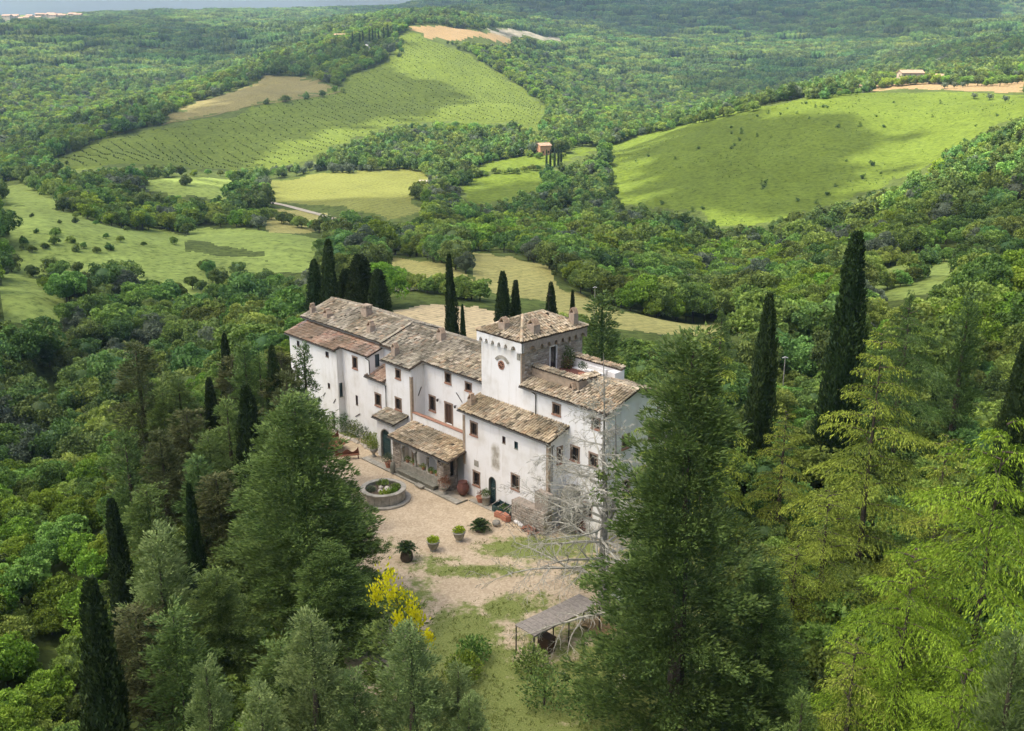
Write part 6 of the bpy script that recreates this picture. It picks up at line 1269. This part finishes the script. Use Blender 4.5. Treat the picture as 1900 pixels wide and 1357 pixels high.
def track(name, pix, w, mat, label):
    P = np.array([hit(*p)[:2] for p in pix]); d = np.concatenate([[0], np.cumsum(np.hypot(*np.diff(P, axis=0).T))]); s = np.arange(0, d[-1], 3.0); C_ = np.stack([np.interp(s, d, P[:, 0]), np.interp(s, d, P[:, 1])], -1); T_ = np.gradient(C_, axis=0); T_ = T_ / np.linalg.norm(T_, axis=1, keepdims=True); Nn = np.stack([-T_[:, 1], T_[:, 0]], -1)
    vs = np.concatenate([C_ + Nn * w / 2, C_, C_ - Nn * w / 2]); z = ground(vs[:, 0], vs[:, 1]) + .22; n_ = len(C_); f = [(k * n_ + i, k * n_ + i + 1, (k + 1) * n_ + i + 1, (k + 1) * n_ + i) for k in range(2) for i in range(n_ - 1)]
    o = put(bpy.data.objects.new(name, np_mesh(name, np.column_stack([vs, z]), np.array(f), (mat,), True))); tag(o, label, kind='structure')
track('dirt_track', [(500, 376), (540, 385), (590, 398), (625, 410)], 3.0, 'dirt_road', 'pale dirt track along the yellow field'); track('dirt_track', [(787, 335), (792, 350), (815, 368), (842, 380)], 5.0, 'dirt_road', 'dirt road bending between hedges'); track('dirt_track', [(300, 233), (420, 208), (520, 190), (640, 168)], 2.2, 'brown_vines', 'track dividing the brown vineyard from the green one'); track('dirt_track', [(712, 525), (735, 535), (770, 545)], 4.0, 'dirt_road', 'farm road behind the dark conifers')
# ------------------------------------------------------------------ clouds: their shade lies over the villa hill and parts of the valley
for cn_, cm_ in (('cloud_thin', .95), ('cloud_thick', .25)):
    m, t, out = new_mat(cn_); df = N(t, 'ShaderNodeBsdfDiffuse'); df.inputs[0].default_value = (.9, .9, .9, 1); tl = N(t, 'ShaderNodeBsdfTranslucent'); tl.inputs[0].default_value = (.97, .97, .97, 1); ms = N(t, 'ShaderNodeMixShader'); ms.inputs[0].default_value = cm_
    t.links.new(df.outputs[0], ms.inputs[1]); t.links.new(tl.outputs[0], ms.inputs[2]); tp_ = N(t, 'ShaderNodeBsdfTransparent'); m2_ = N(t, 'ShaderNodeMixShader'); m2_.inputs[0].default_value = .36 if cn_ == 'cloud_thin' else .06; t.links.new(ms.outputs[0], m2_.inputs[1]); t.links.new(tp_.outputs[0], m2_.inputs[2]); t.links.new(m2_.outputs[0], out.inputs['Surface'])
SHADE = [  # outlines of cloud shade on the ground, as seen in the photograph
 ([(-350, 1340), (2200, 1340), (2250, 430), (1650, 430), (1400, 440), (1150, 400), (1000, 345), (840, 345), (690, 395), (500, 385), (250, 340), (-300, 340)], 700),
 ([(1130, 285), (1300, 232), (1400, 250), (1480, 230), (1530, 240), (1540, 290), (1510, 325), (1440, 345), (1400, 425), (1150, 400)], 800),
 ([(-150, 300), (60, 260), (180, 225), (330, 215), (480, 150), (600, 100), (735, 85), (745, 130), (800, 160), (800, 190), (700, 215), (560, 235), (440, 270), (300, 300), (100, 320)], 900),
 ([(1250, 150), (1450, 110), (1600, 120), (1500, 165), (1380, 185), (1280, 180)], 1000), ([(30, 70), (160, 40), (330, 30), (480, 70), (440, 115), (350, 125), (200, 95), (60, 92)], 1000),
 ([(1390, 30), (1500, -10), (1900, -10), (1900, 20), (1760, 60), (1690, 70), (1560, 70), (1420, 50)], 1100), ([(640, 8), (900, 0), (1380, -8), (1400, 50), (1250, 72), (1080, 55), (820, 36)], 1200), ([(1700, 110), (1800, 90), (1950, 70), (1950, 120), (1800, 125)], 1000)]
for px, H in SHADE:
    W = np.array([hit(max(-400, p[0]), p[1])[:2] if p[1] < 1300 else onz(*p)[:2] for p in px]); poly = [tuple(p) for p in W]
    if H == 700: poly = [(-170, -200), (-170, 60)] + [p for p in poly if p[1] > 150] + [(170, 60), (200, -200)]
    if H == 700: poly = sorted([p for p in poly if p[1] > 120], key=lambda p: math.atan2(p[0], p[1] + 1)); poly = [(-320, -250)] + poly + [(320, -250)]
    mn = np.min(poly, 0) - 60; mx = np.max(poly, 0) + 60; A_ = (mx - mn).prod(); sp = max(9.0, math.sqrt(A_ / 9000)); xs = np.arange(mn[0], mx[0], sp); ys = np.arange(mn[1], mx[1], sp); X, Y = np.meshgrid(xs, ys); sc = math.sqrt(A_) * .12
    dd = polydist(X, Y, poly) + (fbm(X / sc, Y / sc, 7, 4) - .5) * sc * .9; k = dd + rng.normal(0, 1, X.shape) * sp * 1.3 < 0
    off = SUNV[:2] / SUNV[2] * H; th = np.clip(-dd / sc, 0.02, 1) ** .6; top = H + 10 + 110 * th * (.35 + fbm(X / sc * 1.5, Y / sc * 1.5, 17, 4)); bot = H - 14 * fbm(X / sc, Y / sc, 27, 3)
    nx = len(xs); iy, ix = np.nonzero(k[:-1, :-1]); q = np.stack([iy * nx + ix, iy * nx + ix + 1, (iy + 1) * nx + ix + 1, (iy + 1) * nx + ix], -1); nv = X.size; fs = [q, q[:, ::-1] + nv]
    pad = np.pad(k[:-1, :-1], 1)
    for dy, dx, (c0_, c1_) in ((-1, 0, (0, 1)), (1, 0, (2, 3)), (0, -1, (3, 0)), (0, 1, (1, 2))):
        e_ = ~pad[iy + 1 + dy, ix + 1 + dx]; a_, b_ = q[e_, c0_], q[e_, c1_]; fs.append(np.stack([a_, b_, b_ + nv, a_ + nv], -1))
    fs = [np.concatenate(fs)]; vs = [np.stack([X.ravel() + off[0], Y.ravel() + off[1], top.ravel()], -1), np.stack([X.ravel() + off[0], Y.ravel() + off[1], bot.ravel()], -1)]
    used, inv = np.unique(fs[0], return_inverse=True); fs = [inv.reshape(-1, 4)]; vs = [np.concatenate(vs)[used]]
    o = put(bpy.data.objects.new('cloud', np_mesh('cloud', np.concatenate(vs), np.concatenate(fs), ('cloud_thin' if H == 700 else 'cloud_thick',), True))); tag(o, 'broken white cumulus cloud high above the valley', kind='structure')
# ------------------------------------------------------------------ haze
m, t, out = new_mat('haze'); pv_ = N(t, 'ShaderNodeVolumePrincipled'); pv_.inputs['Color'].default_value = (.52, .74, 1.0, 1); pv_.inputs['Density'].default_value = HAZE; pv_.inputs['Anisotropy'].default_value = .2; t.links.new(pv_.outputs[0], out.inputs['Volume'])
zlo = float(GZ.min()) - 1.5
m = MB(); m.box((-5100, -5100, zlo), (5100, 5100, 380)); o = m.build('haze', 'haze'); tag(o, 'thin bluish air over the valley', kind='stuff')
